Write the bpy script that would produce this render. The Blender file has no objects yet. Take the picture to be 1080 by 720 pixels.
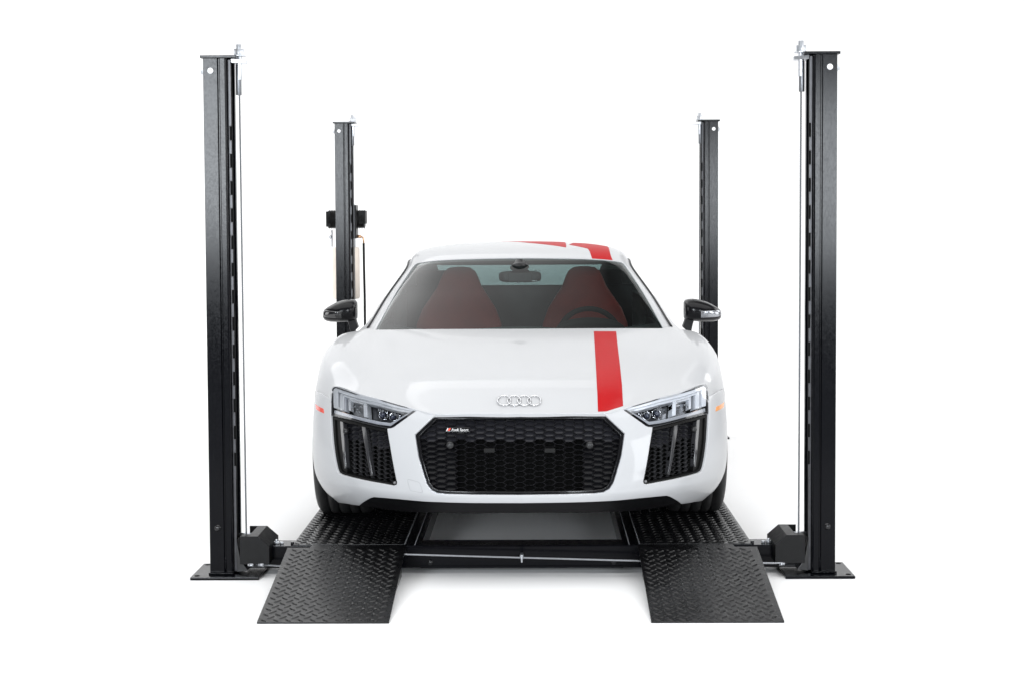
import bpy, bmesh, math, random
import numpy as np
from mathutils import Vector, Matrix
from mathutils.geometry import delaunay_2d_cdt
random.seed(7)
SC = bpy.context.scene
COL = SC.collection

# ------------------------------------------------------------------ camera
CAM = [0.0692, -6.7931, 1.519, .0132, .0481, -.0052, 1674.047, 3.9448, -43.0448]


def cam_basis():
    cx, cy, cz, yaw, pitch, roll, f, sx, sy = CAM
    cyw, syw = np.cos(yaw), np.sin(yaw)
    cp, sp = np.cos(pitch), np.sin(pitch)
    F = np.array([-syw * cp, cyw * cp, -sp])
    R = np.array([cyw, syw, 0.0])
    U = np.cross(R, F)
    cr, sr = np.cos(roll), np.sin(roll)
    return np.array([cx, cy, cz]), F, cr * R + sr * U, -sr * R + cr * U


CO, CF, CR, CU = cam_basis()


def ray(px, py):
    return CO, CF + CR * (px - 540 - CAM[7]) / CAM[6] - CU * (py - 360 - CAM[8]) / CAM[6]


cd = bpy.data.cameras.new('camera')
cam = bpy.data.objects.new('camera', cd)
COL.objects.link(cam)
cd.sensor_width = 36.0
cd.sensor_fit = 'HORIZONTAL'
cd.lens = CAM[6] / 1080 * 36
cd.shift_x = -CAM[7] / 1080
cd.shift_y = CAM[8] / 1080
cd.clip_start = 0.1
cd.clip_end = 200
M = Matrix(((CR[0], CU[0], -CF[0], CO[0]), (CR[1], CU[1], -CF[1], CO[1]), (CR[2], CU[2], -CF[2], CO[2]), (0, 0, 0, 1)))
cam.matrix_world = M
SC.camera = cam


# ------------------------------------------------------------------ materials
def mat(name, col, rough=.5, metal=0., coat=0., spec=.5, bump=0., bdist=.002, bscale=200., vary=0., vscale=8., coat_rough=.03, emit=None, rvary=0., alpha=None, trans=0., ior=1.5, transl=0.):
    m = bpy.data.materials.new(name)
    m.use_nodes = True
    nt = m.node_tree
    b = nt.nodes['Principled BSDF']
    b.inputs['Base Color'].default_value = (*col, 1)
    b.inputs['Roughness'].default_value = rough
    b.inputs['Metallic'].default_value = metal
    b.inputs['Coat Weight'].default_value = coat
    b.inputs['Coat Roughness'].default_value = coat_rough
    b.inputs['Specular IOR Level'].default_value = spec
    b.inputs['IOR'].default_value = ior
    b.inputs['Transmission Weight'].default_value = trans
    tc = nt.nodes.new('ShaderNodeTexCoord')
    if vary or rvary:
        n = nt.nodes.new('ShaderNodeTexNoise')
        n.inputs['Scale'].default_value = vscale
        n.inputs['Detail'].default_value = 6
        nt.links.new(tc.outputs['Object'], n.inputs['Vector'])
        if vary:
            r = nt.nodes.new('ShaderNodeMapRange')
            r.inputs['From Min'].default_value = .3
            r.inputs['From Max'].default_value = .7
            r.inputs['To Min'].default_value = 1 - vary
            r.inputs['To Max'].default_value = 1 + vary
            nt.links.new(n.outputs['Fac'], r.inputs['Value'])
            x = nt.nodes.new('ShaderNodeVectorMath')
            x.operation = 'SCALE'
            x.inputs[0].default_value = col
            nt.links.new(r.outputs['Result'], x.inputs['Scale'])
            nt.links.new(x.outputs['Vector'], b.inputs['Base Color'])
        if rvary:
            r = nt.nodes.new('ShaderNodeMapRange')
            r.inputs['From Min'].default_value = .3
            r.inputs['From Max'].default_value = .7
            r.inputs['To Min'].default_value = max(0, rough - rvary)
            r.inputs['To Max'].default_value = rough + rvary
            nt.links.new(n.outputs['Fac'], r.inputs['Value'])
            nt.links.new(r.outputs['Result'], b.inputs['Roughness'])
    if bump:
        n = nt.nodes.new('ShaderNodeTexNoise')
        n.inputs['Scale'].default_value = bscale
        n.inputs['Detail'].default_value = 3
        nt.links.new(tc.outputs['Object'], n.inputs['Vector'])
        bp = nt.nodes.new('ShaderNodeBump')
        bp.inputs['Strength'].default_value = bump
        bp.inputs['Distance'].default_value = bdist
        nt.links.new(n.outputs['Fac'], bp.inputs['Height'])
        nt.links.new(bp.outputs['Normal'], b.inputs['Normal'])
    return m


def glass_mat(name, tint, ior=1.5, rough=0.0):
    """thin sheet of tinted glass: see-through with mirror-like fresnel reflection"""
    m = bpy.data.materials.new(name)
    m.use_nodes = True
    nt = m.node_tree
    nt.nodes.remove(nt.nodes['Principled BSDF'])
    out = nt.nodes['Material Output']
    t = nt.nodes.new('ShaderNodeBsdfTransparent')
    t.inputs['Color'].default_value = (*tint, 1)
    g = nt.nodes.new('ShaderNodeBsdfGlossy')
    g.inputs['Roughness'].default_value = rough
    g.inputs['Color'].default_value = (1, 1, 1, 1)
    # Schlick reflectance of a thin sheet, the same from both sides
    ge = nt.nodes.new('ShaderNodeNewGeometry')
    dt = nt.nodes.new('ShaderNodeVectorMath')
    dt.operation = 'DOT_PRODUCT'
    nt.links.new(ge.outputs['Normal'], dt.inputs[0])
    nt.links.new(ge.outputs['Incoming'], dt.inputs[1])

    def mth(op, a, b=None):
        n = nt.nodes.new('ShaderNodeMath')
        n.operation = op
        for k, q in enumerate((a, b)):
            if q is None:
                continue
            if isinstance(q, (int, float)):
                n.inputs[k].default_value = q
            else:
                nt.links.new(q, n.inputs[k])
        return n.outputs[0]
    f0 = ((ior - 1) / (ior + 1)) ** 2
    c5 = mth('POWER', mth('SUBTRACT', 1.0, mth('ABSOLUTE', dt.outputs['Value'])), 5.0)
    fac = mth('ADD', mth('MULTIPLY', c5, 1 - f0), f0)
    mx = nt.nodes.new('ShaderNodeMixShader')
    nt.links.new(fac, mx.inputs['Fac'])
    nt.links.new(t.outputs['BSDF'], mx.inputs[1])
    nt.links.new(g.outputs['BSDF'], mx.inputs[2])
    nt.links.new(mx.outputs['Shader'], out.inputs['Surface'])
    return m


MAT = {}
MAT['paint'] = mat('white_paint', (.46, .465, .475), .40, spec=.15, coat=.45, coat_rough=.05, vary=.012, vscale=3.0)
MAT['stripe'] = mat('red_vinyl', (.38, .003, .005), .36, spec=.055, vary=.03, vscale=30)
MAT['black'] = mat('gloss_black', (.006, .006, .007), .14, spec=.35, coat=.2, rvary=.04, vscale=40)
MAT['trim'] = mat('black_plastic', (.012, .012, .013), .38, vary=.15, vscale=60)
MAT['matte'] = mat('matte_black', (.006, .006, .006), .7, spec=.25, vary=.2, vscale=20)
MAT['void'] = mat('dark_cavity', (.003, .003, .003), .9, spec=.1, vary=.1)
MAT['hexfill'] = mat('grille_plate', (.016, .016, .020), .33, spec=.35, vary=.1, vscale=30)
MAT['hexrib'] = mat('grille_rib', (.015, .015, .017), .3, spec=.4, vary=.1, vscale=30)
MAT['rubber'] = mat('tyre_rubber', (.018, .018, .018), .62, bump=.15, bscale=150, vary=.15, vscale=25)
MAT['rim'] = mat('rim_metal', (.05, .05, .055), .3, metal=.8, vary=.1)
MAT['coat'] = mat('powder_coat', (.002, .0022, .0034), .17, bump=.26, bdist=.0003, bscale=260, vary=.15, vscale=150, rvary=.045, spec=.12)
MAT['steel'] = mat('plate_steel', (.0035, .0035, .004), .28, bump=.15, bdist=.0003, bscale=120, vary=.25, vscale=20, rvary=.06, spec=.31)
MAT['zinc'] = mat('zinc', (.55, .57, .60), .32, metal=.9, vary=.15, vscale=60)
MAT['chrome'] = mat('chrome', (.72, .73, .75), .07, metal=1., vary=.02)
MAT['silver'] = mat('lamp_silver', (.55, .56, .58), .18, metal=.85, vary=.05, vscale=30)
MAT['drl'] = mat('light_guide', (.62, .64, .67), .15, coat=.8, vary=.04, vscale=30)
MAT['smoke'] = mat('lamp_bezel', (.035, .036, .040), .25, coat=.5, vary=.25, vscale=30)
MAT['grey'] = mat('grey_trim', (.16, .16, .165), .3, coat=.5, vary=.08, vscale=30)
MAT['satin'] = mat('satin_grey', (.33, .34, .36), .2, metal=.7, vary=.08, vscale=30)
MAT['amber'] = mat('amber_reflector', (.85, .36, .12), .2, coat=.8, vary=.08, vscale=60)
MAT['redlens'] = mat('red_reflector', (.75, .10, .07), .2, coat=.8, vary=.08, vscale=60)
MAT['leather'] = mat('red_leather', (.26, .022, .014), .5, bump=.15, bscale=90, vary=.12, vscale=12)
MAT['inside'] = mat('dark_interior', (.034, .036, .037), .65, bump=.1, bscale=80, vary=.12, vscale=20)
MAT['letter'] = mat('white_lettering', (.75, .75, .75), .4, vary=.02)
MAT['tank'] = mat('translucent_tank', (.80, .72, .64), .45, vary=.08, vscale=9)
MAT['brass'] = mat('brass', (.62, .36, .20), .3, metal=.9, vary=.1, vscale=60)
MAT['wallwhite'] = mat('white_backdrop_paper', (.88, .88, .88), .9, spec=.1, vary=.01, vscale=1.5)
MAT['plug'] = mat('white_plug', (.85, .85, .86), .4, vary=.05, vscale=80)
MAT['glass'] = glass_mat('tinted_windscreen_glass', (.47, .54, .53))
MAT['sideglass'] = glass_mat('tinted_side_glass', (.30, .33, .33))
MAT['rearglass'] = glass_mat('tinted_rear_glass', (.30, .42, .42))
MAT['lens'] = glass_mat('clear_lens', (.93, .94, .96), 1.42)
MAT['grey2'] = mat('light_bar_grey', (.30, .31, .33), .2, coat=.7, vary=.06, vscale=30)
MAT['reflector'] = mat('shaded_reflector', (.24, .245, .25), .3, metal=.4, vary=.2, vscale=40)  # bowl of the left headlight, toned down to hold its shade
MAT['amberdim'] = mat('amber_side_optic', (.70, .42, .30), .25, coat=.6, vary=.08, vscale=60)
MAT['glassball'] = mat('projector_glass', (.05, .06, .09), .05, coat=1.0, metal=.5, vary=.2, vscale=60)
MAT['vane'] = mat('vane_gloss', (.03, .03, .033), .16, coat=.5, vary=.06, vscale=30)
MAT['band'] = mat('shaded_band', (.012, .012, .013), .1, coat=.8, vary=.1, vscale=30)  # left mirror's copy of the band, shade put into the colour
MAT['splitter'] = mat('satin_black', (.004, .004, .0045), .35, spec=.14, vary=.1, vscale=30)
MAT['darkleather'] = mat('dark_red_leather', (.28, .024, .016), .55, bump=.15, bscale=90, vary=.12, vscale=12)
MAT['mirrorcap'] = mat('mirror_cap_black', (.004, .004, .005), .22, spec=.2, vary=.1, vscale=30)
MAT['drlshade'] = mat('light_guide_shaded', (.40, .41, .42), .2, coat=.5, vary=.05, vscale=30)  # darker copy for the left headlight, its shade put into the colour
MAT['seam'] = mat('panel_seam', (.30, .30, .31), .6, vary=.05)
MAT['hexrib2'] = mat('intake_rib', (.045, .045, .048), .3, spec=.5, vary=.1, vscale=30)
MAT['hexshade'] = mat('grille_plate_shaded', (.004, .004, .005), .35, spec=.2, vary=.1, vscale=30)  # same plates as the upper rows, shade lower down put into colour
MAT['satinblack'] = mat('intake_black', (.005, .005, .005), .45, spec=.15, vary=.1, vscale=30)
MAT['frit'] = mat('black_glass_border', (.008, .008, .009), .12, coat=.5, vary=.1)


# ------------------------------------------------------------------ object helpers
def obj(name, me, m, parent=None, label=None):
    o = bpy.data.objects.new(name, me)
    COL.objects.link(o)
    if m is not None and not me.materials:
        me.materials.append(MAT[m] if isinstance(m, str) else m)
    if parent is not None:
        o.parent = parent
    if label:
        o['label'] = label
    return o


class MB:
    """collects plain shapes into one mesh"""

    def __init__(s):
        s.bm = bmesh.new()
        s.sm = []

    def box(s, x0, x1, y0, y1, z0, z1):
        v = [s.bm.verts.new((x, y, z)) for x in (x0, x1) for y in (y0, y1) for z in (z0, z1)]
        for f in ((0, 1, 3, 2), (4, 6, 7, 5), (0, 4, 5, 1), (2, 3, 7, 6), (0, 2, 6, 4), (1, 5, 7, 3)):
            s.bm.faces.new([v[i] for i in f])
        return s

    def prism(s, pts, a, b, axis='y'):
        """polygon pts extruded from a to b along axis"""
        def P(p, t):
            if axis == 'y':
                return (p[0], t, p[1])
            if axis == 'z':
                return (p[0], p[1], t)
            return (t, p[0], p[1])
        A = [s.bm.verts.new(P(p, a)) for p in pts]
        B = [s.bm.verts.new(P(p, b)) for p in pts]
        n = len(pts)
        s.bm.faces.new(A)
        s.bm.faces.new(B[::-1])
        for i in range(n):
            s.bm.faces.new((A[i], B[i], B[(i + 1) % n], A[(i + 1) % n]))
        return s

    def tube(s, pts, r, n=10, cap=True):
        pts = [Vector(p) for p in pts]
        rings = []
        for i, p in enumerate(pts):
            d = (pts[min(i + 1, len(pts) - 1)] - pts[max(i - 1, 0)]).normalized()
            up = Vector((0, 0, 1)) if abs(d.z) < .9 else Vector((1, 0, 0))
            a = d.cross(up).normalized()
            b = d.cross(a).normalized()
            rr = r[i] if isinstance(r, (list, tuple)) else r
            rings.append([s.bm.verts.new(p + (a * math.cos(2 * math.pi * k / n) + b * math.sin(2 * math.pi * k / n)) * rr) for k in range(n)])
        for i in range(len(rings) - 1):
            for k in range(n):
                f = s.bm.faces.new((rings[i][k], rings[i][(k + 1) % n], rings[i + 1][(k + 1) % n], rings[i + 1][k]))
                f.smooth = True
        if cap:
            s.bm.faces.new(rings[0][::-1])
            s.bm.faces.new(rings[-1])
        return s

    def ring(s, c, nrm, R, r, n=40, k=10, sx=1.0, sz=1.0):
        c = Vector(c)
        nrm = Vector(nrm).normalized()
        a = nrm.cross(Vector((0, 0, 1))).normalized()
        b = nrm.cross(a).normalized()
        G = []
        for i in range(n):
            t = 2 * math.pi * i / n
            d = a * math.cos(t) * sx + b * math.sin(t) * sz
            G.append([s.bm.verts.new(c + d * R + (d * math.cos(2 * math.pi * j / k) + nrm * math.sin(2 * math.pi * j / k)) * r) for j in range(k)])
        for i in range(n):
            for j in range(k):
                f = s.bm.faces.new((G[i][j], G[(i + 1) % n][j], G[(i + 1) % n][(j + 1) % k], G[i][(j + 1) % k]))
                f.smooth = True
        return s

    def loft(s, rings, cap=True, smooth=True):
        R = [[s.bm.verts.new(p) for p in r] for r in rings]
        n = len(R[0])
        for i in range(len(R) - 1):
            for k in range(n):
                f = s.bm.faces.new((R[i][k], R[i][(k + 1) % n], R[i + 1][(k + 1) % n], R[i + 1][k]))
                f.smooth = smooth
        if cap:
            s.bm.faces.new(R[0][::-1])
            s.bm.faces.new(R[-1])
        return s

    def lathe(s, prof, c, axis='x', n=64, close=False):
        """prof: (along axis, radius)"""
        def P(h, r, t):
            a, b = r * math.cos(t), r * math.sin(t)
            if axis == 'x':
                return (c[0] + h, c[1] + a, c[2] + b)
            if axis == 'z':
                return (c[0] + a, c[1] + b, c[2] + h)
            return (c[0] + a, c[1] + h, c[2] + b)
        R = [[s.bm.verts.new(P(h, r, 2 * math.pi * k / n)) for k in range(n)] for h, r in prof]
        m = len(R) if close else len(R) - 1
        for i in range(m):
            for k in range(n):
                f = s.bm.faces.new((R[i][k], R[i][(k + 1) % n], R[(i + 1) % len(R)][(k + 1) % n], R[(i + 1) % len(R)][k]))
                f.smooth = True
        return s

    def mesh(s, name, bevel=0., seg=2, scale=1.0, angle=35):
        bm = s.bm
        bmesh.ops.recalc_face_normals(bm, faces=bm.faces)
        if bevel:
            ed = [e for e in bm.edges if len(e.link_faces) == 2 and e.calc_face_angle(0) > math.radians(angle)]
            bmesh.ops.bevel(bm, geom=ed, offset=bevel, segments=seg, affect='EDGES', profile=.6, clamp_overlap=True)
        if scale != 1.0:
            for v in bm.verts:
                v.co *= scale
        me = bpy.data.meshes.new(name)
        bm.to_mesh(me)
        bm.free()
        return me

    def build(s, name, m, parent=None, bevel=0., seg=2, label=None, scale=1.0):
        return obj(name, s.mesh(name, bevel, seg, scale), m, parent, label)


def empty(name, loc=(0, 0, 0), rz=0.):
    e = bpy.data.objects.new(name, None)
    COL.objects.link(e)
    e.location = loc
    e.rotation_euler = (0, 0, rz)
    return e


# ------------------------------------------------------------------ spline helpers
def pchip(xs, ys):
    xs = np.array(xs, float)
    ys = np.array(ys, float)
    h = np.diff(xs)
    d = np.diff(ys) / h
    m = np.zeros(len(xs))
    for i in range(1, len(xs) - 1):
        if d[i - 1] * d[i] > 0:
            w1, w2 = 2 * h[i] + h[i - 1], h[i] + 2 * h[i - 1]
            m[i] = (w1 + w2) / (w1 / d[i - 1] + w2 / d[i])
    m[0], m[-1] = d[0], d[-1]

    def f(x):
        x = min(max(x, xs[0]), xs[-1])
        i = min(max(int(np.searchsorted(xs, x) - 1), 0), len(h) - 1)
        t = (x - xs[i]) / h[i]
        return ((1 + 2 * t) * (1 - t) ** 2 * ys[i] + t * (1 - t) ** 2 * h[i] * m[i] + t * t * (3 - 2 * t) * ys[i + 1] + t * t * (t - 1) * h[i] * m[i + 1])
    return f


def inpoly(p, poly):
    x, y = p
    c = False
    n = len(poly)
    j = n - 1
    for i in range(n):
        xi, yi = poly[i]
        xj, yj = poly[j]
        if (yi > y) != (yj > y) and x < (xj - xi) * (y - yi) / (yj - yi) + xi:
            c = not c
        j = i
    return c


def densify(poly, sp, closed=True):
    out = []
    n = len(poly)
    for i in range(n if closed else n - 1):
        a = np.array(poly[i], float)
        b = np.array(poly[(i + 1) % n], float)
        k = max(1, int(math.ceil(np.linalg.norm(b - a) / sp)))
        for j in range(k):
            out.append(tuple(a + (b - a) * j / k))
    if not closed:
        out.append(tuple(poly[-1]))
    return out


def round_poly(poly, r, steps=3, keep=()):
    """cut the corners of a polygon with small arcs"""
    out = []
    n = len(poly)
    for i in range(n):
        p = np.array(poly[i], float)
        if i in keep:
            out.append(tuple(p))
            continue
        a = np.array(poly[i - 1], float) - p
        b = np.array(poly[(i + 1) % n], float) - p
        la, lb = np.linalg.norm(a), np.linalg.norm(b)
        q = min(r, la * .45, lb * .45)
        A, B = p + a / la * q, p + b / lb * q
        for k in range(steps + 1):
            t = k / steps
            out.append(tuple((1 - t) ** 2 * A + 2 * t * (1 - t) * p + t * t * B))
    return out


# ------------------------------------------------------------------ car frame
K = 1.045
CAR_O = np.array([-.015, .87, .1287])
CAR_T = .0107
cT, sT = math.cos(CAR_T), math.sin(CAR_T)


def w2l(p):
    d = (np.asarray(p) - CAR_O)
    return np.array([cT * d[0] + sT * d[1], -sT * d[0] + cT * d[1], d[2]]) / K


def ray_l(px, py):
    o, d = ray(px, py)
    lo = w2l(o)
    ld = w2l(o + d) - lo
    return lo, ld


LO = w2l(CO)


def proj_l(p):
    p = np.asarray(p, float) * K
    w = CAR_O + np.array([cT * p[0] - sT * p[1], sT * p[0] + cT * p[1], p[2]])
    d = w - CO
    z = d @ CF
    return np.array([540 + CAM[7] + CAM[6] * (d @ CR) / z, 360 + CAM[8] - CAM[6] * (d @ CU) / z])


def at_y(px, py, Y):
    o, d = ray_l(px, py)
    return o + d * ((Y - o[1]) / d[1])


CENTER = np.array([0, 1.2, .45])


# nose surface -------------------------------------------------------------
fYc = pchip([.10, .16, .208, .232, .31, .40, .50, .56, .65, .72], [-.88, -.925, -.960, -.973, -.960, -.942, -.908, -.880, -.815, -.75])
fA = pchip([.10, .14, .16, .20, .25, .31, .40, .52, .62, .72], [.80, .838, .860, .884, .902, .910, .913, .912, .906, .89])
_arch = lambda z: -math.sqrt(max(0.0, .388 ** 2 - (z - .335) ** 2))
_g = pchip([0, .2, .4, .55, .7, .8, .88, .94, .975, .993, 1], [0, .012, .058, .135, .265, .395, .540, .690, .815, .915, 1])
_ts = np.linspace(0, 1, 801)
_pl = np.array([[t * .91, _g(t) * .6] for t in _ts])
_al = np.concatenate([[0], np.cumsum(np.linalg.norm(np.diff(_pl, axis=0), axis=1))])
FL = _al[-1]


def t_of_s(s):
    return float(np.interp(s, _al, _ts))


def s_of_t(t):
    return float(np.interp(t, _ts, _al))


def FS(s, z):
    t = t_of_s(abs(s))
    yc = fYc(z)
    ye = max(_arch(z), -.388) - .005
    return np.array([math.copysign(fA(z) * t, s) if s else 0.0, yc + (ye - yc) * _g(t), z])


def F_inv(px, py):
    """photo point -> (s, z) on the nose surface"""
    o, d = ray_l(px, py)
    Y = -.85
    for _ in range(60):
        p = o + d * ((Y - o[1]) / d[1])
        t = min(1.0, abs(p[0]) / fA(p[2]))
        yc = fYc(p[2])
        ye = max(_arch(p[2]), -.388) - .005
        Yn = yc + (ye - yc) * _g(t)
        Y = .5 * Y + .5 * Yn
    return (math.copysign(s_of_t(t), p[0]), p[2])


def nrm(S, a, b, e=2e-3):
    du = S(a + e, b) - S(a - e, b)
    dv = S(a, b + e) - S(a, b - e)
    n = np.cross(du, dv)
    l = np.linalg.norm(n)
    n = n / l if l > 1e-12 else np.array([0, -1.0, 0])
    p = S(a, b)
    if n @ (p - CENTER) < 0:
        n = -n
    return n


# upper body net ------------------------------------------------------------
def F_px(px, py):
    s, z = F_inv(px, py)
    p = FS(s, z)
    p[0] = abs(p[0])
    return p


R0 = [F_px(548.2, 435.4), F_px(503, 435.3), F_px(463, 435.6), F_px(441, 431.4), F_px(385, 415.8), F_px(353, 406.6), F_px(347.4, 425), FS(FL * .975, .565),
      np.array([.915, -.30, .5]), np.array([.915, -.30, .35]), np.array([.89, -.30, .2])]
R0[0][0] = 0


def row(y, *p):
    return [np.array(q if len(q) == 3 else (q[0], y, q[1]), float) for q in p]


NET = [R0,
       row(-.3, (0, -.60, .650), (.20, -.60, .649), (.37, -.585, .644), (.495, -.535, .634), (.665, -.43, .661), (.79, -.34, .710), (.866, -.29, .692), (.914, -.22, .63), (.932, -.22, .5), (.93, -.22, .35), (.91, -.22, .18)),
       row(.02, (0, -.15, .733), (.23, -.15, .732), (.44, -.12, .728), (.605, -.06, .717), (.715, -.01, .741), (.80, .02, .775), (.886, .02, .757), (.936, .02, .672), (.960, .02, .52), (.955, .02, .35), (.92, .02, .17)),
       row(.42, (0, .40, .812), (.26, .41, .812), (.50, .45, .809), (.69, .53, .801), (.748, .50, .806), (.797, .45, .806), (.882, .42, .788), (.930, .42, .70), (.958, .42, .53), (.945, .42, .33), (.92, .42, .15)),
       row(.80, (0, .83), (.25, .83), (.45, .83), (.6, .83), (.70, .85, .815), (.785, .800), (.868, .758), (.920, .665), (.945, .52), (.945, .33), (.925, .14)),
       row(1.4, (0, .85), (.25, .85), (.45, .85), (.6, .85), (.70, .862), (.77, .848), (.858, .768), (.913, .66), (.930, .52), (.945, .33), (.93, .14)),
       row(2.0, (0, .88), (.25, .88), (.45, .88), (.6, .88), (.71, .885), (.785, .868), (.882, .775), (.942, .67), (.965, .54), (.965, .34), (.94, .15)),
       row(2.6, (0, .90), (.25, .90), (.45, .90), (.58, .905), (.69, .92), (.79, .908), (.89, .81), (.95, .70), (.970, .55), (.965, .34), (.94, .16)),
       row(3.1, (0, .905), (.22, .905), (.42, .905), (.54, .907), (.65, .91), (.76, .905), (.87, .87), (.925, .76), (.94, .56), (.93, .36), (.90, .20)),
       row(3.38, (0, 3.42, .90), (.2, 3.42, .90), (.38, 3.41, .90), (.50, 3.40, .897), (.60, 3.38, .893), (.70, 3.35, .885), (.80, 3.30, .85), (.86, 3.26, .75), (.88, 3.25, .56), (.87, 3.25, .36), (.84, 3.26, .22))]


def cr4(a, b, c, d, t):
    return .5 * (2 * b + (c - a) * t + (2 * a - 5 * b + 4 * c - d) * t * t + (3 * b - a - 3 * c + d) * t ** 3)


def net_eval(N, u, v):
    sg = 1.0
    if u < 0:
        sg, u = -1.0, -u
    nr, nc = len(N), len(N[0])
    u = min(max(u, 0), nc - 1)
    v = min(max(v, 0), nr - 1)
    iu = min(int(u), nc - 2)
    iv = min(int(v), nr - 2)
    tu, tv = u - iu, v - iv

    def P(r, c):
        if r < 0:
            return 2 * P(0, c) - P(1, c)
        if r >= nr:
            return 2 * P(nr - 1, c) - P(nr - 2, c)
        if c < 0:
            if abs(N[r][0][0]) > 1e-6:
                return 2 * N[r][0] - N[r][1]
            q = N[r][-c].copy()
            q[0] = -q[0]
            return q
        if c >= nc:
            return 2 * N[r][nc - 1] - N[r][nc - 2]
        return N[r][c]
    rows = [cr4(P(iv + k, iu - 1), P(iv + k, iu), P(iv + k, iu + 1), P(iv + k, iu + 2), tu) for k in (-1, 0, 1, 2)]
    q = cr4(*rows, tv)
    if sg < 0:
        q = q.copy()
        q[0] = -q[0]
    return q


UU, VV = .12, .36   # net index -> rough metres for triangulation


def TS(a, b):
    return net_eval(NET, a / UU, b / VV)


GNET = [row(.5, (0, .43, .797), (.27, .45, .797), (.52, .53, .797), (.69, .645, .797), (.748, .70, .797), (.778, .76, .79)),
        row(1., (0, .74, .985), (.25, .76, .983), (.46, .83, .976), (.615, .945, .966), (.675, 1.01, .957), (.703, 1.07, .942)),
        row(1.1, (0, 1.08, 1.151), (.24, 1.09, 1.148), (.42, 1.13, 1.140), (.535, 1.20, 1.126), (.585, 1.26, 1.109), (.611, 1.31, 1.088)),
        row(1.45, (0, 1.42, 1.221), (.24, 1.42, 1.217), (.42, 1.43, 1.206), (.53, 1.46, 1.190), (.577, 1.48, 1.168), (.602, 1.50, 1.135)),
        row(1.75, (0, 1.227), (.24, 1.222), (.42, 1.206), (.52, 1.178), (.565, 1.15), (.592, 1.12)),
        row(2.15, (0, 1.175), (.23, 1.170), (.40, 1.150), (.49, 1.118), (.54, 1.088), (.567, 1.06)),
        row(2.65, (0, 1.03), (.23, 1.028), (.38, 1.018), (.47, 1.000), (.53, .980), (.56, .96)),
        row(3.1, (0, .913), (.22, .913), (.37, .913), (.46, .912), (.53, .911), (.57, .909))]


def GS(a, b):
    return net_eval(GNET, a / UU, b / VV)


BELT = row(0, (.785, .80, .793), (.772, 1.05, .828), (.772, 1.30, .846), (.772, 1.50, .855), (.775, 1.75, .865), (.772, 2.15, .882), (.735, 2.65, .905), (.66, 3.1, .90))
SNET = [[g[5], g[5] * .52 + b * .48 + np.array([.010, 0, .003]), b] for g, b in zip(GNET, BELT)]


def SS(a, b):
    return net_eval(SNET, a / UU, b / VV)


def invert(S, px, py, u0, v0):
    """photo point -> parameters on a net surface (Newton on the projection)"""
    x = np.array([u0, v0], float)
    for _ in range(40):
        r = proj_l(S(*x)) - np.array([px, py])
        e = 1e-3
        J = np.stack([(proj_l(S(x[0] + e, x[1])) - proj_l(S(x[0] - e, x[1]))) / (2 * e), (proj_l(S(x[0], x[1] + e)) - proj_l(S(x[0], x[1] - e))) / (2 * e)], 1)
        try:
            st = np.linalg.solve(J + 1e-6 * np.eye(2), -r)
        except Exception:
            break
        l = np.linalg.norm(st)
        x = x + st * min(1, .08 / max(l, 1e-9))
        if l < 1e-5:
            break
    return tuple(x)


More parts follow.
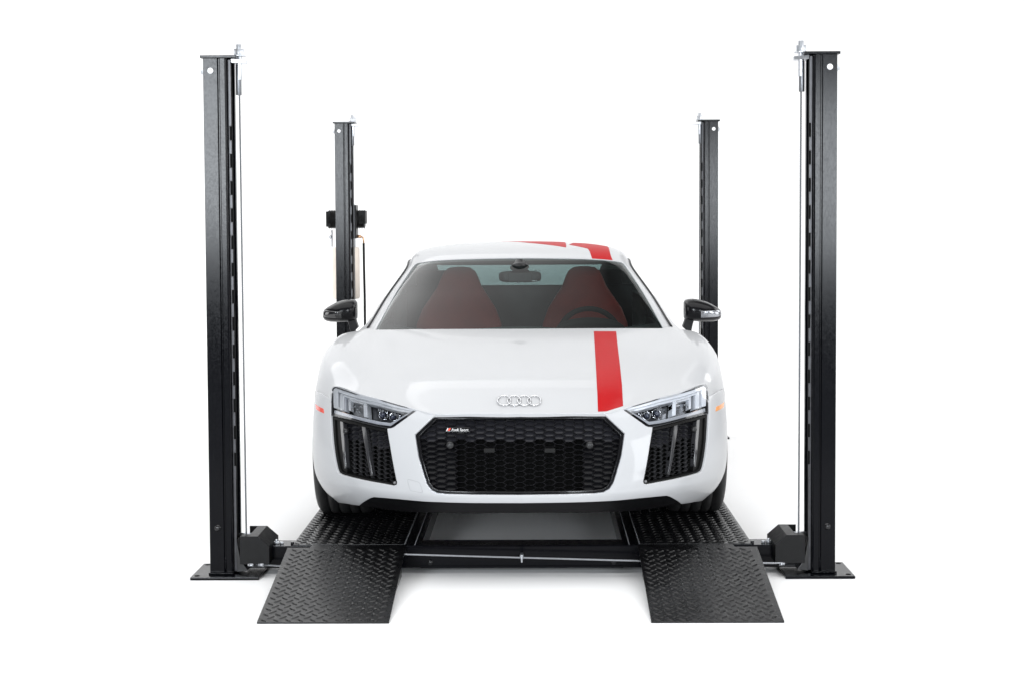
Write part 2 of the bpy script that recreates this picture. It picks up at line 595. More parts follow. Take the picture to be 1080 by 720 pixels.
# ------------------------------------------------------------------ trimmed panels
def panel(name, S, poly, sp, m, parent, offset=0., bevel=.003, skirt=.015, mirror=False, flip=False, weld=True, inward=0., label=None, dense_bound=None, normal_fn=None):
    """polygon on surface S (2-D parameters) -> triangulated sheet with a rolled edge of real thickness.
    mirror: also make the other half and weld on x=0; flip: build the mirror image only."""
    poly = densify(poly, dense_bound or sp)
    # drop duplicates
    P = []
    for p in poly:
        if not P or math.hypot(p[0] - P[-1][0], p[1] - P[-1][1]) > 1e-5:
            P.append(p)
    if math.hypot(P[0][0] - P[-1][0], P[0][1] - P[-1][1]) < 1e-5:
        P.pop()
    nb = len(P)
    xs = [p[0] for p in P]
    ys = [p[1] for p in P]
    pts = list(P)
    A = np.array(P)
    B = np.roll(A, -1, axis=0)
    y = min(ys) + sp * .5
    r = 0
    while y < max(ys):
        x = min(xs) + sp * (.5 if r % 2 else .25)
        while x < max(xs):
            if inpoly((x, y), P):
                q = np.array([x, y])
                d = B - A
                t = np.clip(((q - A) * d).sum(1) / np.maximum((d * d).sum(1), 1e-12), 0, 1)
                if np.linalg.norm(A + d * t[:, None] - q, axis=1).min() > sp * .45:
                    pts.append((x, y))
            x += sp
        y += sp
        r += 1
    ed = [(i, (i + 1) % nb) for i in range(nb)]
    rv, re, rf, ov, oe, of = delaunay_2d_cdt([Vector(p) for p in pts], ed, [], 0, 1e-6)
    rv = [(v.x, v.y) for v in rv]
    tris = []
    for f in rf:
        c = (sum(rv[i][0] for i in f) / 3, sum(rv[i][1] for i in f) / 3)
        if inpoly(c, P):
            tris.append(list(f))
    V = []
    Nn = []
    for (a, b) in rv:
        n = nrm(S, a, b)
        V.append(S(a, b) + n * offset)
        Nn.append(n)
    T = []
    for f in tris:
        a, b, c = (V[i] for i in f)
        fn = np.cross(b - a, c - a)
        if fn @ (Nn[f[0]] + Nn[f[1]] + Nn[f[2]]) < 0:
            f = f[::-1]
        T.append(f)
    # boundary
    cnt = {}
    for f in T:
        for i in range(len(f)):
            a, b = f[i], f[(i + 1) % len(f)]
            cnt[(a, b)] = cnt.get((a, b), 0) + 1
    bnd = [(a, b) for (a, b) in cnt if (b, a) not in cnt]
    cen = lambda i: abs(rv[i][0]) < 1e-6 and mirror
    bnd = [(a, b) for a, b in bnd if not (cen(a) and cen(b))]
    faces = [list(f) for f in T]
    if bevel or skirt:
        out = {}
        for a, b in bnd:
            e = V[b] - V[a]
            l = np.linalg.norm(e)
            if l < 1e-9:
                continue
            e = e / l
            for i in (a, b):
                out.setdefault(i, []).append(np.cross(e, Nn[i]))
        ringid = {}
        for i, os_ in out.items():
            o = sum(os_)
            l = np.linalg.norm(o)
            o = o / l if l > 1e-9 else os_[0]
            if cen(i):
                o[0] = 0
            ids = [i]
            steps = (40, 90) if bevel else ()
            for th in steps:
                th = math.radians(th)
                V.append(V[i] + o * bevel * math.sin(th) - Nn[i] * bevel * (1 - math.cos(th)))
                Nn.append(Nn[i] * math.cos(th) + o * math.sin(th))
                ids.append(len(V) - 1)
            last = V[ids[-1]]
            V.append(last - Nn[i] * skirt - o * inward)
            Nn.append(o)
            ids.append(len(V) - 1)
            ringid[i] = ids
        for a, b in bnd:
            if a in ringid and b in ringid:
                for k in range(len(ringid[a]) - 1):
                    faces.append([ringid[b][k], ringid[a][k], ringid[a][k + 1], ringid[b][k + 1]])
    V = np.array(V)
    Nn = np.array(Nn)
    if flip:
        V = V * [-1, 1, 1]
        Nn = Nn * [-1, 1, 1]
        faces = [f[::-1] for f in faces]
    if mirror:
        n = len(V)
        used0 = {}
        V2 = V * [-1, 1, 1]
        mp = {}
        VV_ = list(V)
        NN_ = list(Nn)
        for i in range(n):
            if abs(V[i][0]) < 1e-6:
                mp[i] = i
                NN_[i] = NN_[i] * [0, 1, 1]
                NN_[i] = NN_[i] / max(1e-9, np.linalg.norm(NN_[i]))
            else:
                mp[i] = len(VV_)
                VV_.append(V2[i])
                NN_.append(Nn[i] * [-1, 1, 1])
        faces = faces + [[mp[i] for i in f][::-1] for f in faces]
        V, Nn = np.array(VV_), np.array(NN_)
    me = bpy.data.meshes.new(name)
    me.from_pydata((V * K).tolist(), [], faces)
    me.validate()
    me.polygons.foreach_set('use_smooth', [True] * len(me.polygons))
    if len(me.vertices) == len(Nn):
        me.normals_split_custom_set_from_vertices([tuple(x / max(1e-9, np.linalg.norm(x))) for x in Nn])
    return obj(name, me, m, parent, label)


def fpoly(px, s=1):
    """photo outline (left half) -> nose-surface parameters, made positive"""
    out = []
    for p in px:
        a, z = F_inv(*p)
        out.append((abs(a), z))
    return out


# =========================================================================== STUDIO
def studio():
    bm = bmesh.new()
    prof = [(-3.4, 0)]
    for y in np.linspace(-3, 9, 24):
        prof.append((y, 0))
    for k in range(1, 25):
        t = math.pi / 2 * k / 24
        prof.append((9 + 4 * math.sin(t), 4 - 4 * math.cos(t)))
    for z in (5, 6.5, 8, 10):
        prof.append((13, z))
    xs = np.linspace(-15, 15, 31)
    G = [[bm.verts.new((x, y, z)) for x in xs] for y, z in prof]
    for i in range(len(G) - 1):
        for j in range(len(xs) - 1):
            f = bm.faces.new((G[i][j], G[i][j + 1], G[i + 1][j + 1], G[i + 1][j]))
            f.smooth = True
    bmesh.ops.recalc_face_normals(bm, faces=bm.faces)
    me = bpy.data.meshes.new('studio_backdrop')
    bm.to_mesh(me)
    bm.free()
    o = obj('studio_backdrop', me, 'wallwhite')
    o['kind'] = 'structure'
    o['label'] = 'seamless white studio floor curving up into a white background'
    return o


def area(name, loc, target, sx, sy, radiance, col=(1, 1, 1), spread=180):
    l = bpy.data.lights.new(name, 'AREA')
    l.shape = 'RECTANGLE'
    l.size = sx
    l.size_y = sy
    l.energy = radiance * math.pi * sx * sy      # lambertian emitter: radiance = P / (pi A)
    l.color = col
    l.spread = math.radians(spread)
    o = bpy.data.objects.new(name, l)
    COL.objects.link(o)
    o.location = loc
    d = Vector(target) - Vector(loc)
    o.rotation_euler = d.to_track_quat('-Z', 'Y').to_euler()
    return o


studio()
fl_ = bmesh.new()
fv = [fl_.verts.new(p) for p in ((-22, -24, -.004), (22, -24, -.004), (22, 20, -.004), (-22, 20, -.004))]
fl_.faces.new(fv)
fm = bpy.data.meshes.new('studio_floor')
fl_.to_mesh(fm)
fl_.free()
MAT['concrete'] = mat('dark_studio_floor', (.05, .05, .05), .7, vary=.2, vscale=2.0)
fo = obj('studio_floor', fm, 'concrete')
fo['kind'] = 'structure'
fo['label'] = 'dark studio floor around the white paper sweep'
w = bpy.data.worlds.new('World')
SC.world = w
w.use_nodes = True
w.node_tree.nodes['Background'].inputs['Color'].default_value = (.96, .98, 1, 1)
w.node_tree.nodes['Background'].inputs['Strength'].default_value = .09
area('overhead_softbox', (0, -1.0, 6.2), (0, -1.0, 0), 11, 7.6, 2.35)
gs = area('windscreen_haze_lamp', (-1.9, 6.2, 6.0), (-1.9, 6.2, 0), 9.2, 6.4, 2.6)  # added lamp, strength graded sideways to lay haze on the windscreen
gs.rotation_euler = (0, 0, 0)
gs.data.use_nodes = True
gt = gs.data.node_tree
ge_ = gt.nodes.new('ShaderNodeNewGeometry')
sx_ = gt.nodes.new('ShaderNodeSeparateXYZ')
mr_ = gt.nodes.new('ShaderNodeMapRange')
mr_.inputs['From Min'].default_value = .20
mr_.inputs['From Max'].default_value = 1.0
mr_.inputs['To Min'].default_value = .95
mr_.inputs['To Max'].default_value = 0.0
gt.links.new(ge_.outputs['Parametric'], sx_.inputs['Vector'])
gt.links.new(sx_.outputs['X'], mr_.inputs['Value'])
gt.links.new(mr_.outputs['Result'], gt.nodes['Emission'].inputs['Strength'])
area('backdrop_lamp', (-8.5, 6.5, 5.8), (-6, 13, 3.0), 9, 2.0, 8.5)
area('backdrop_lamp', (8.5, 6.5, 5.8), (6, 13, 3.0), 9, 2.0, 8.5)
area('front_softbox', (-3.3, -9.6, 2.45), (-1.2, 0, 1.6), 1.9, 2.3, 46, (.90, .95, 1))
area('front_softbox', (3.1, -9.6, 2.0), (1.2, 0, 1.5), 1.9, 1.7, 38, (.90, .95, 1))
area('right_fill_lamp', (7.0, -4.5, 2.6), (0.6, .5, .6), 3.0, 3.0, 7.0, (.97, .985, 1))  # added fill, brightens the right half of the car
area('side_fill_lamp', (-9, .5, 2.2), (-1, .5, .6), 5.0, 3.4, 3.2)  # added fill lamp, whitens the left body side
area('side_fill_lamp', (9, .5, 2.2), (1, .5, .6), 5.0, 3.4, 3.2)  # added fill lamp, whitens the right body side
area('rear_fill_lamp', (6.5, 5.0, 4.2), (2.0, 2.5, 0), 3.0, 3.0, 4.5)  # added fill, lifts the shade on the floor right of the car

# =========================================================================== LIFT
W, L, H = 2.70, 4.42, 2.2435
lift = empty('car_lift', (0, L / 2, 0))
lift['label'] = 'black steel four-post car lift with tread-plate runways and approach ramps'
lift['category'] = 'car lift'
LIFT_OFF = Vector((0, L / 2, 0))


def lobj(mb, name, m, parent=None, bevel=0., label=None, off=None):
    """build a lift part given in world coordinates and hang it under its parent"""
    me = mb.mesh(name, bevel)
    o = obj(name, me, m, None, label)
    par = parent or lift
    o.parent = par
    q = Vector((0, 0, 0))
    p = par
    while p is not None:
        q += p.location
        p = p.parent
    me.transform(Matrix.Translation(-q))
    return o


def make_post(s, y0):
    """s = -1 left, +1 right; front face of the post at y = y0"""
    e = MB()
    X = lambda a: s * a
    # C section with a long groove in the front face and returned lips
    sec = [(1.35, 0), (1.289, 0), (1.287, .009), (1.281, .009), (1.279, 0), (1.257, 0), (1.252, .004), (1.252, .022), (1.257, .026), (1.263, .022), (1.263, .012), (1.343, .012),
           (1.343, .128), (1.25, .128), (1.25, .118), (1.238, .118), (1.238, .14), (1.35, .14)]
    e.prism([(X(a), y0 + b) for a, b in sec], .012, H - .012, 'z')
    p = lobj(e, 'post', 'coat', None, .0012)
    # lock ladder inside the lip, with square teeth
    e = MB()
    e.box(*sorted((X(1.2505), X(1.2455))), y0 + .030, y0 + .036, .02, H - .02)
    e.box(*sorted((X(1.2505), X(1.238))), y0 + .029, y0 + .037, H - .30, H - .016)
    z = H - .36
    while z > .45:
        e.box(*sorted((X(1.2505), X(1.238))), y0 + .029, y0 + .037, z - .058, z)
        z -= .117
    e.box(*sorted((X(1.2505), X(1.239))), y0 + .029, y0 + .037, .02, .42)
    lobj(e, 'lock_ladder', 'ladder', p, .001)
    e = MB()
    e.box(*sorted((X(1.2495), X(1.2385))), y0 + .060, y0 + .064, .02, H - .02)
    lobj(e, 'inner_web', 'matte', p)
    # cap plate with the cable bracket
    e = MB()
    e.box(*sorted((X(1.362), X(1.208))), y0 - .006, y0 + .146, H - .012, H)
    lobj(e, 'top_plate', 'coat', p, .002)
    e = MB()
    e.prism([(X(1.232), y0 + .01), (X(1.175), y0 + .055), (X(1.175), y0 + .085), (X(1.232), y0 + .13)], H - .030, H - .0135, 'z')
    lobj(e, 'cable_bracket', 'zinc', p, .001)
    e = MB()
    cab = 1.206 if y0 < 1 else 1.227
    cx, cy = X(cab), y0 + .06
    e.tube([(cx, cy, H - .10), (cx, cy, H + .052)], .0125, 14)
    e.tube([(cx, cy, H + .004), (cx, cy, H + .032)], .024, 6)
    e.tube([(cx, cy, H + .0), (cx, cy, H + .005)], .03, 16)
    lobj(e, 'cable_stud', 'zinc', p, .001)
    e = MB()
    e.tube([(X(cab + .003), cy, H - .165), (X(cab + .003), cy, H - .035)], .0125, 12)
    lobj(e, 'cable_sleeve', 'rope', p, .001)
    e = MB()
    # twisted wire rope
    for k in range(3):
        pts = []
        n = 260
        for i in range(n):
            t = i / (n - 1)
            a = t * 2 * math.pi * 62 + k * 2.094
            pts.append((cx + .0022 * math.cos(a) + s * -.004 * t, cy + .0022 * math.sin(a), (H - .16) * (1 - t) + .17 * t))
        e.tube(pts, .0023, 5)
    lobj(e, 'cable', 'rope', p)
    # base plate with anchor holes
    e = MB()
    x0, x1 = sorted((X(1.425), X(1.128)))
    e.box(x0, x1, y0 - .06, y0 + .225, 0.0005, .0125)
    bp = lobj(e, 'base_plate', 'coat', p, .003)
    for (a, b) in ((1.402, -.025), (1.402, .20), (1.15, .205)):
        e = MB()
        e.lathe([(0, .0005), (.0006, .0005), (.0008, .0115), (0, .0115)], (X(a), y0 + b, .0126), 'z', 20)
        lobj(e, 'anchor_hole', 'void', bp)
    # weld bead at the foot
    e = MB()
    pts = [(X(1.355 - .108 * i / 24), y0 - .004, .0165 + .0015 * random.random()) for i in range(25)]
    e.tube(pts, [.004 + .0025 * random.random() for _ in pts], 6)
    lobj(e, 'weld_bead', 'coat', p)
    e = MB()
    pts = [(X(1.2845), y0 + .004, .02 + .02 * i + .002 * random.random()) for i in range(4)]
    e.tube(pts, [.003 + .002 * random.random() for _ in pts], 6)
    lobj(e, 'weld_bead', 'coat', p)
    # white plug near the top, pin at the side, hex bolt near the foot
    e = MB()
    e.lathe([(0, .0005), (-.006, .0005), (-.006, .006), (-.004, .009), (-.004, .012), (0, .0128)], (X(1.3185), y0, H - .0655), 'y', 24)
    lobj(e, 'plug', 'plug', p)
    e = MB()
    e.tube([(X(1.345), y0 + .05, H - .066), (X(1.368), y0 + .05, H - .066)], .010, 12)
    e.tube([(X(1.352), y0 + .05, H - .066), (X(1.360), y0 + .05, H - .066)], .017, 6)
    lobj(e, 'pin', 'zinc', p, .001)
    e = MB()
    e.lathe([(0, .014), (-.002, .014), (-.002, .0005)], (X(1.315), y0, .215), 'y', 20)
    e.lathe([(-.002, .0105), (-.012, .0105), (-.013, .009), (-.013, .0005)], (X(1.315), y0, .215), 'y', 6)
    lobj(e, 'bolt', 'black', p)
    return p


MAT['ladder'] = mat('ladder_steel', (.05, .05, .055), .35, metal=.3, vary=.2, vscale=40)
MAT['rope'] = mat('wire_rope', (.15, .155, .165), .35, metal=.8, vary=.1, vscale=90)
pfl = make_post(-1, 0)
pfr = make_post(1, 0)
prl = make_post(-1, L)
prr = make_post(1, L)
prl['label'] = 'rear post carrying the hydraulic power unit'


def crossbeam(y0, flip=1):
    e = MB()
    Y = lambda a: y0 + flip * a
    e.box(-1.215, 1.215, *sorted((Y(.055), Y(.185))), .027, .125)
    b = lobj(e, 'crossbeam', 'coat', None, .003)
    e = MB()
    e.box(-.5, .5, *sorted((Y(.049), Y(.0545))), .105, .122)
    e.box(-.44, .44, *sorted((Y(.050), Y(.0545))), .027, .036)
    lobj(e, 'beam_lip', 'coat', b, .001)
    for s in (-1, 1):
        e = MB()
        pol = [(s * 1.2165, .182), (s * 1.139, .182), (s * 1.0895, .139), (s * 1.0895, .0605), (s * 1.2165, .0605)]
        inner = [(s * 1.2165, .176), (s * 1.142, .176), (s * 1.0955, .136), (s * 1.0955, .066), (s * 1.2165, .066)]
        e.prism(pol, *sorted((Y(-.02), Y(-.014))))
        # folded sheet over the top, open beside the post where the cable enters
        n = len(pol)
        sheet = [pol[1], pol[2], pol[3], (inner[3][0], inner[3][1]), inner[2], inner[1]]
        e.prism(sheet, *sorted((Y(-.0138), Y(.22))))
        e.box(*sorted((s * 1.139, s * 1.18)), *sorted((Y(-.0138), Y(.22))), .1762, .182)
        e.box(*sorted((s * 1.18, s * 1.2165)), *sorted((Y(-.0138), Y(.03))), .1762, .182)
        e.prism(pol, *sorted((Y(.22), Y(.226))))
        lobj(e, 'pulley_cover', 'cover', b, .0012)
        e = MB()
        e.lathe([(-.018, .02), (-.018, .055), (-.01, .05), (.01, .05), (.018, .055), (.018, .02)], (s * 1.165, Y(.10), .105), 'y', 28)
        lobj(e, 'pulley', 'matte', b)
        e = MB()
        e.tube([(s * 1.19, Y(.12), .163), (s * 1.245, Y(.12), .163)], .008, 12)
        lobj(e, 'axle_pin', 'zinc', b)
        e = MB()
        e.tube([(s * 1.0775, Y(.10), .1255), (s * 1.0775, Y(.10), .137)], .012, 6)
        e.tube([(s * 1.0775, Y(.10), .137), (s * 1.0775, Y(.10), .145)], .006, 10)
        e.tube([(s * 1.055, Y(.10), .1255), (s * 1.055, Y(.10), .134)], .010, 6)
        lobj(e, 'bolt', 'zinc', b, .0006)
        # wedge of the slide block at the foot of the post
        e = MB()
        e.prism([(s * 1.238, .16), (s * 1.238, .018), (s * 1.19, .024), (s * 1.22, .066)], *sorted((Y(.02), Y(.10))))
        lobj(e, 'slide_block', 'trim', b, .002)
    for x in (-.40, .40):
        e = MB()
        e.lathe([(0, .012), (-.006, .012), (-.007, .0005)], (x, Y(.0545), .052), 'y', 16)
        lobj(e, 'bolt', 'black', b)
    return b


MAT['cover'] = mat('cover_steel', (.003, .003, .0033), .40, spec=.2, bump=.3, bdist=.0003, bscale=220, vary=.15, vscale=50, rvary=.05)
bf = crossbeam(0)
br = crossbeam(L + .14, -1)


def lug_verts(cx, cy, ang, fz, l=.0200, w=.0062, h=.0036):
    """one raised lens-shaped tread lug; fz maps x,y to the plate's surface height"""
    ca, sa = math.cos(ang), math.sin(ang)
    pts = [(-l, 0), (-l * .45, -w), (l * .45, -w), (l, 0), (l * .45, w), (-l * .45, w)]
    top = [(-l * .62, 0), (0, -w * .3), (l * .62, 0), (0, w * .3)]
    base = [(cx + a * ca - b * sa, cy + a * sa + b * ca) for a, b in pts]
    tp = [(cx + a * ca - b * sa, cy + a * sa + b * ca) for a, b in top]
    v = [(x, y, fz(x, y) + .0001) for x, y in base] + [(x, y, fz(x, y) + h) for x, y in tp]
    f = [(0, 1, 7, 6), (1, 2, 7), (2, 3, 8, 7), (3, 4, 9, 8)[0:2] + (8,), (3, 4, 8), (4, 9, 8), (4, 5, 9), (5, 0, 6, 9), (6, 7, 8, 9)]
    f = [(0, 1, 7, 6), (1, 2, 7), (2, 3, 8, 7), (3, 4, 9, 8), (4, 5, 9), (5, 0, 6, 9), (6, 7, 8, 9)]
    return v, f


def tread(x0, x1, y0, y1, fz, dx=.0395, dy=.0560):
    V, Fc = [], []
    j = 0
    x = x0 + .018
    while x < x1 - .012:
        y = y0 + .016 + (dy / 2 if j % 2 else 0)
        while y < y1 - .012:
            ang = math.radians(45 if j % 2 else -45)
            v, f = lug_verts(x, y, ang, fz)
            b = len(V)
            V += v
            Fc += [tuple(i + b for i in q) for q in f]
            y += dy
        x += dx * .60
        j += 1
    return V, Fc


def add_raw(name, V, Fc, m, parent):
    q = Vector((0, 0, 0))
    p = parent
    while p is not None:
        q += p.location
        p = p.parent
    me = bpy.data.meshes.new(name)
    me.from_pydata([tuple(Vector(v) - q) for v in V], [], Fc)
    return obj(name, me, m, parent)


ZR = .1287
YR0, YR1 = .068, L + .06
for s in (-1, 1):
    e = MB()
    x0, x1 = sorted((s * .513, s * 1.002))
    e.box(x0, x1, YR0, YR1, ZR - .006, ZR)
    e.box(*sorted((s * 1.002, s * .996)), YR0, YR1, .035, ZR - .0062)
    e.box(*sorted((s * .519, s * .513)), YR0, YR1, .035, ZR - .0062)
    r = lobj(e, 'runway', 'steel', None, .0015)
    V, Fc = tread(x0, x1, YR0, YR1, lambda x, y: ZR)
    add_raw('tread', V, Fc, 'steel', r)
    # inner rail: two folded strips beside the plate
    e = MB()
    e.box(*sorted((s * .5115, s * .4685)), YR0, YR1, .05, ZR - .004)
    e.box(*sorted((s * .4665, s * .4405)), YR0, YR1, .04, ZR - .006)
    lobj(e, 'inner_rail', 'coat', r, .0015)
    e = MB()
    e.tube([(s * .5121, YR0 + .003, ZR - .0005), (s * .5121, YR1, ZR - .0005)], .0016, 6)
    e.tube([(s * .4675, YR0 + .003, ZR - .003), (s * .4675, YR1, ZR - .003)], .0016, 6)
    lobj(e, 'rail_edge_glint', 'satin', r)  # pale strips added as the highlight along the rail edges
    e = MB()
    e.tube([(s * 1.004, YR0 + .012, ZR - .004), (s * 1.004, YR0 + .012, ZR + .010)], .008, 10)
    lobj(e, 'stop_pin', 'black', r, .001)

    # approach ramp
    yb, zb, yt, zt = -.806, .007, .064, ZR - .001
    fz = lambda x, y: zb + (zt - zb) * (y - yb) / (yt - yb)
    e = MB()
    a0, a1 = s * 1.006, s * .50
    q = s * .915
    out = [(a0, yb), (a1, yb), (a1 + s * .004, yt), (q, yt), (q + s * .006, .030), (a0 + s * .012, .030)]
    top = [e.bm.verts.new((x, y, fz(x, y))) for x, y in out]
    bot = [e.bm.verts.new((x, y, fz(x, y) - .006)) for x, y in out]
    e.bm.faces.new(top)
    e.bm.faces.new(bot[::-1])
    for i in range(len(out)):
        k = (i + 1) % len(out)
        e.bm.faces.new((top[i], top[k], bot[k], bot[i]))
    # stiffening gussets underneath
    for xx in (s * .985, s * .75, s * .52):
        g = [e.bm.verts.new((xx + dx_, y, z)) for dx_ in (-.004, .004) for (y, z) in ((-.62, fz(0, -.62) - .0065), (-.04, fz(0, -.04) - .0065), (-.04, .012), (-.55, .006))]
        for f in ((0, 1, 2, 3), (7, 6, 5, 4), (0, 4, 5, 1), (1, 5, 6, 2), (2, 6, 7, 3), (3, 7, 4, 0)):
            e.bm.faces.new([g[i] for i in f])
    rp = lobj(e, 'approach_ramp', 'steel', None, .001)
    x0, x1 = sorted((s * 1.002, s * .507))
    V, Fc = tread(x0, x1, yb, .03, fz)
    add_raw('tread', V, Fc, 'steel', rp)
    for xx in (.96, .55):
        e = MB()
        e.box(*sorted((s * xx, s * (xx + .012))), yb + .01, yb + .03, .0003, .004)
        lobj(e, 'rubber_foot', 'rubber', rp, .001)
    e = MB()
    e.tube([(s * 1.0, .034, ZR - .021), (s * .515, .034, ZR - .021)], .009, 12)
    lobj(e, 'hinge_pin', 'black', rp)

# zinc synchronising rod along the beam
e = MB()
e.tube([(-1.15, -.012, .058), (-.99, -.026, .052), (-.75, -.03, .108), (-.511, -.03, .105), (.508, -.03, .074), (.75, -.03, .067), (1.09, -.026, .062), (1.14, -.012, .062)], .0042, 10)
for xx in (-1.17, -1.125, 1.118):
    e.tube([(xx - .012, -.018, .0575), (xx + .012, -.0195, .0575)], .0085, 6)
rod = lobj(e, 'steel_line', 'satin', None)
e = MB()
e.tube([(0, -.037, .070), (0, -.037, .102)], .004, 8)
e.tube([(0, -.037, .094), (0, -.037, .104)], .0085, 8)
e.box(-.006, .006, -.032, .05, .083, .095)
lobj(e, 'line_clip', 'zinc', rod, .0008)

# hydraulic power unit on the rear left post
pu = empty('power_unit')
pu.parent = lift
pu.location = Vector((-1.285, L + .22, 1.2)) - LIFT_OFF
py_ = L + .24   # unit hangs behind the post
e = MB()
e.tube([(-1.41, py_, 1.558), (-1.145, py_, 1.558)], .062, 28)
for i in range(7):
    e.tube([(-1.402 + i * .012, py_, 1.558), (-1.398 + i * .012, py_, 1.558)], .068, 28)
    e.tube([(-1.223 + i * .012, py_, 1.558), (-1.219 + i * .012, py_, 1.558)], .068, 28)
e.box(-1.42, -1.385, py_ - .055, py_ + .05, 1.505, 1.615)
e.box(-1.19, -1.135, py_ - .06, py_ + .05, 1.525, 1.62)
lobj(e, 'motor', 'satinblack', pu, .003)
e = MB()
e.box(-1.235, -1.20, py_ - .07, py_ + .06, 1.42, 1.66)
lobj(e, 'mounting_plate', 'trim', pu, .002)
e = MB()
e.tube([(-1.39, py_, 1.42), (-1.40, py_, 1.44)], .012, 10)
e.tube([(-1.385, py_, 1.36), (-1.385, py_, 1.48)], .006, 10)
lobj(e, 'valve', 'zinc', pu)
e = MB()
e.lathe([(0, .0005), (0, .090), (.012, .099), (.36, .099), (.372, .090), (.372, .0005)], (-1.285, py_, .985), 'z', 40)
lobj(e, 'reservoir', 'tank', pu)
e = MB()
e.box(-1.315, -1.215, py_ - .05, py_ + .05, 1.357, 1.47)
lobj(e, 'pump_block', 'satin', pu, .004)
e = MB()
e.tube([(-1.20, py_ - .02, 1.435), (-1.172, py_ - .02, 1.433)], .011, 8)
e.tube([(-1.172, py_ - .02, 1.433), (-1.158, py_ - .02, 1.425), (-1.154, py_ - .02, 1.41), (-1.154, py_ - .02, 1.375)], .006, 10)
lobj(e, 'fitting', 'brass', pu)
e = MB()
e.tube([(-1.154, py_ - .02, 1.385), (-1.153, py_ - .02, 1.2), (-1.15, py_ - .02, 1.0), (-1.150, py_ - .02, .8), (-1.16, py_ - .02, .5), (-1.19, py_ - .02, .2)], .0085, 12)
lobj(e, 'hose', 'matte', pu)
pu.location.x -= .022

# =========================================================================== CAR
car = empty('sports_car', tuple(CAR_O), CAR_T)
car['label'] = 'white two-seat sports coupe with red stripe parked on the lift'
car['category'] = 'car'


def cbuild(mb, name, m, parent=None, bevel=0., label=None):
    return mb.build(name, m, parent or car, bevel, scale=K, label=label)


# ---- outlines traced on the photograph's left half
GR = [(458.6, 436.4), (436.8, 457.2), (440.4, 481), (446, 500.5), (449.5, 510.5), (453.5, 516.5), (460, 520.2), (470, 521.4), (500, 522.0), (548.2, 522.3)]
BUMP = GR[::-1][:]            # centre -> tip -> top corner
BUMP = BUMP + [(441.2, 431.8), (415.5, 450.4), (412.5, 451.6), (408.8, 451.8), (412, 470), (417, 498), (419.3, 508.5), (418.4, 511.3), (415, 512.3), (405, 510.6), (380, 506.0), (360, 501.0),
               (356.2, 498.6), (354.5, 494.5), (352.4, 485), (349.7, 465), (348.2, 438), (348.6, 420.5), (345, 418.6), (338, 414.5), (332.5, 411.6)]
bp_ = fpoly(BUMP)
bp_ += [(FL, .600), (FL, .52), (FL, .44), (FL, .36), (FL, .29)]
LOW = [(336.8, 515), (339.8, 521), (345, 525), (352, 527.6), (364, 530.2), (378.5, 532.4), (390, 524.6), (394, 523.4), (405, 524.2), (420, 525.5), (448, 528), (480, 529.2), (548.2, 529.7)]
bp_ += fpoly(LOW)
bp_[0] = (0, bp_[0][1])
bp_[-1] = (0, bp_[-1][1])
panel('front_bumper', FS, bp_, .022, 'paint', car, mirror=True, bevel=.0035, skirt=.03, dense_bound=.012)

# splitter below the bumper
SPL = LOW[::-1][:8]
sp_ = fpoly(SPL) + fpoly([(386, 533.6), (400, 536.5), (425, 539.6), (455, 540.4), (548.2, 540.6)])
sp_[0] = (0, sp_[0][1])
sp_[-1] = (0, sp_[-1][1])
panel('splitter', FS, sp_, .02, 'splitter', car, mirror=True, offset=-.004, bevel=.004, skirt=.06, dense_bound=.02)

# body shell: bonnet + wings from the same smooth surface ------------------
U = lambda u: u * UU
Vv = lambda v: v * VV
ub = 4.55
bon = [(0, 0)] + [(U(u), 0) for u in np.linspace(.25, ub, 18)] + [(U(ub), Vv(v)) for v in (.5, 1, 1.5, 2, 2.5)] + [(U(4.5), Vv(2.85)), (U(4.35), Vv(3))] + [(U(u), Vv(3)) for u in np.linspace(4.1, .3, 12)] + [(0, Vv(3))]
panel('bonnet', TS, bon, .03, 'paint', car, mirror=True, bevel=.003, skirt=.02, dense_bound=.02)


def arch_pts(c, R, u_lo, vrange, n=40, flip=1):
    """wheel-arch circle on the body side in net parameters"""
    out = []
    for k in range(n + 1):
        th = math.pi * k / n
        y, z = c - R * math.cos(th), .335 + R * math.sin(th)
        # solve net for given y,z
        x = np.array([7.5, (vrange[0] + vrange[1]) / 2])
        for _ in range(60):
            p = net_eval(NET, x[0], x[1])
            r = np.array([p[1] - y, p[2] - z])
            e_ = 1e-3
            J = np.stack([(net_eval(NET, x[0] + e_, x[1]) - net_eval(NET, x[0] - e_, x[1]))[1:] / (2 * e_), (net_eval(NET, x[0], x[1] + e_) - net_eval(NET, x[0], x[1] - e_))[1:] / (2 * e_)], 1)
            st = np.linalg.lstsq(J, -r, rcond=None)[0]
            l = np.linalg.norm(st)
            x = x + st * min(1, .4 / max(l, 1e-9))
            x[0] = min(max(x[0], 6.2), 10)
            x[1] = min(max(x[1], vrange[0]), vrange[1])
        out.append((U(x[0]), Vv(x[1])))
    return out


ap = arch_pts(0, .385, 7, (0, 4))
ar = arch_pts(2.65, .392, 7, (5.5, 9))
# wing + door + rear quarter in one skin, cut by both arches
front_cut = [q for q in ap if q[1] > 1e-4]
seamL = [invert(TS, -0 + px, py, U(-5.6), Vv(.2)) for px, py in ((349.2, 419.5), (345, 418.2), (338, 414.1), (333, 411.2))]
seamL = [(abs(a), b) for a, b in seamL]
sh = [(U(ub), 0)] + [(U(u), 0) for u in np.linspace(ub + .1, 5.0, 4)]
edgeL = [invert(TS, px, py, U(-5.3), Vv(.05)) for px, py in ((350.6, 407.8), (349.2, 410.2), (348.9, 415))]
sh += [(abs(a), max(0, b)) for a, b in edgeL] + seamL
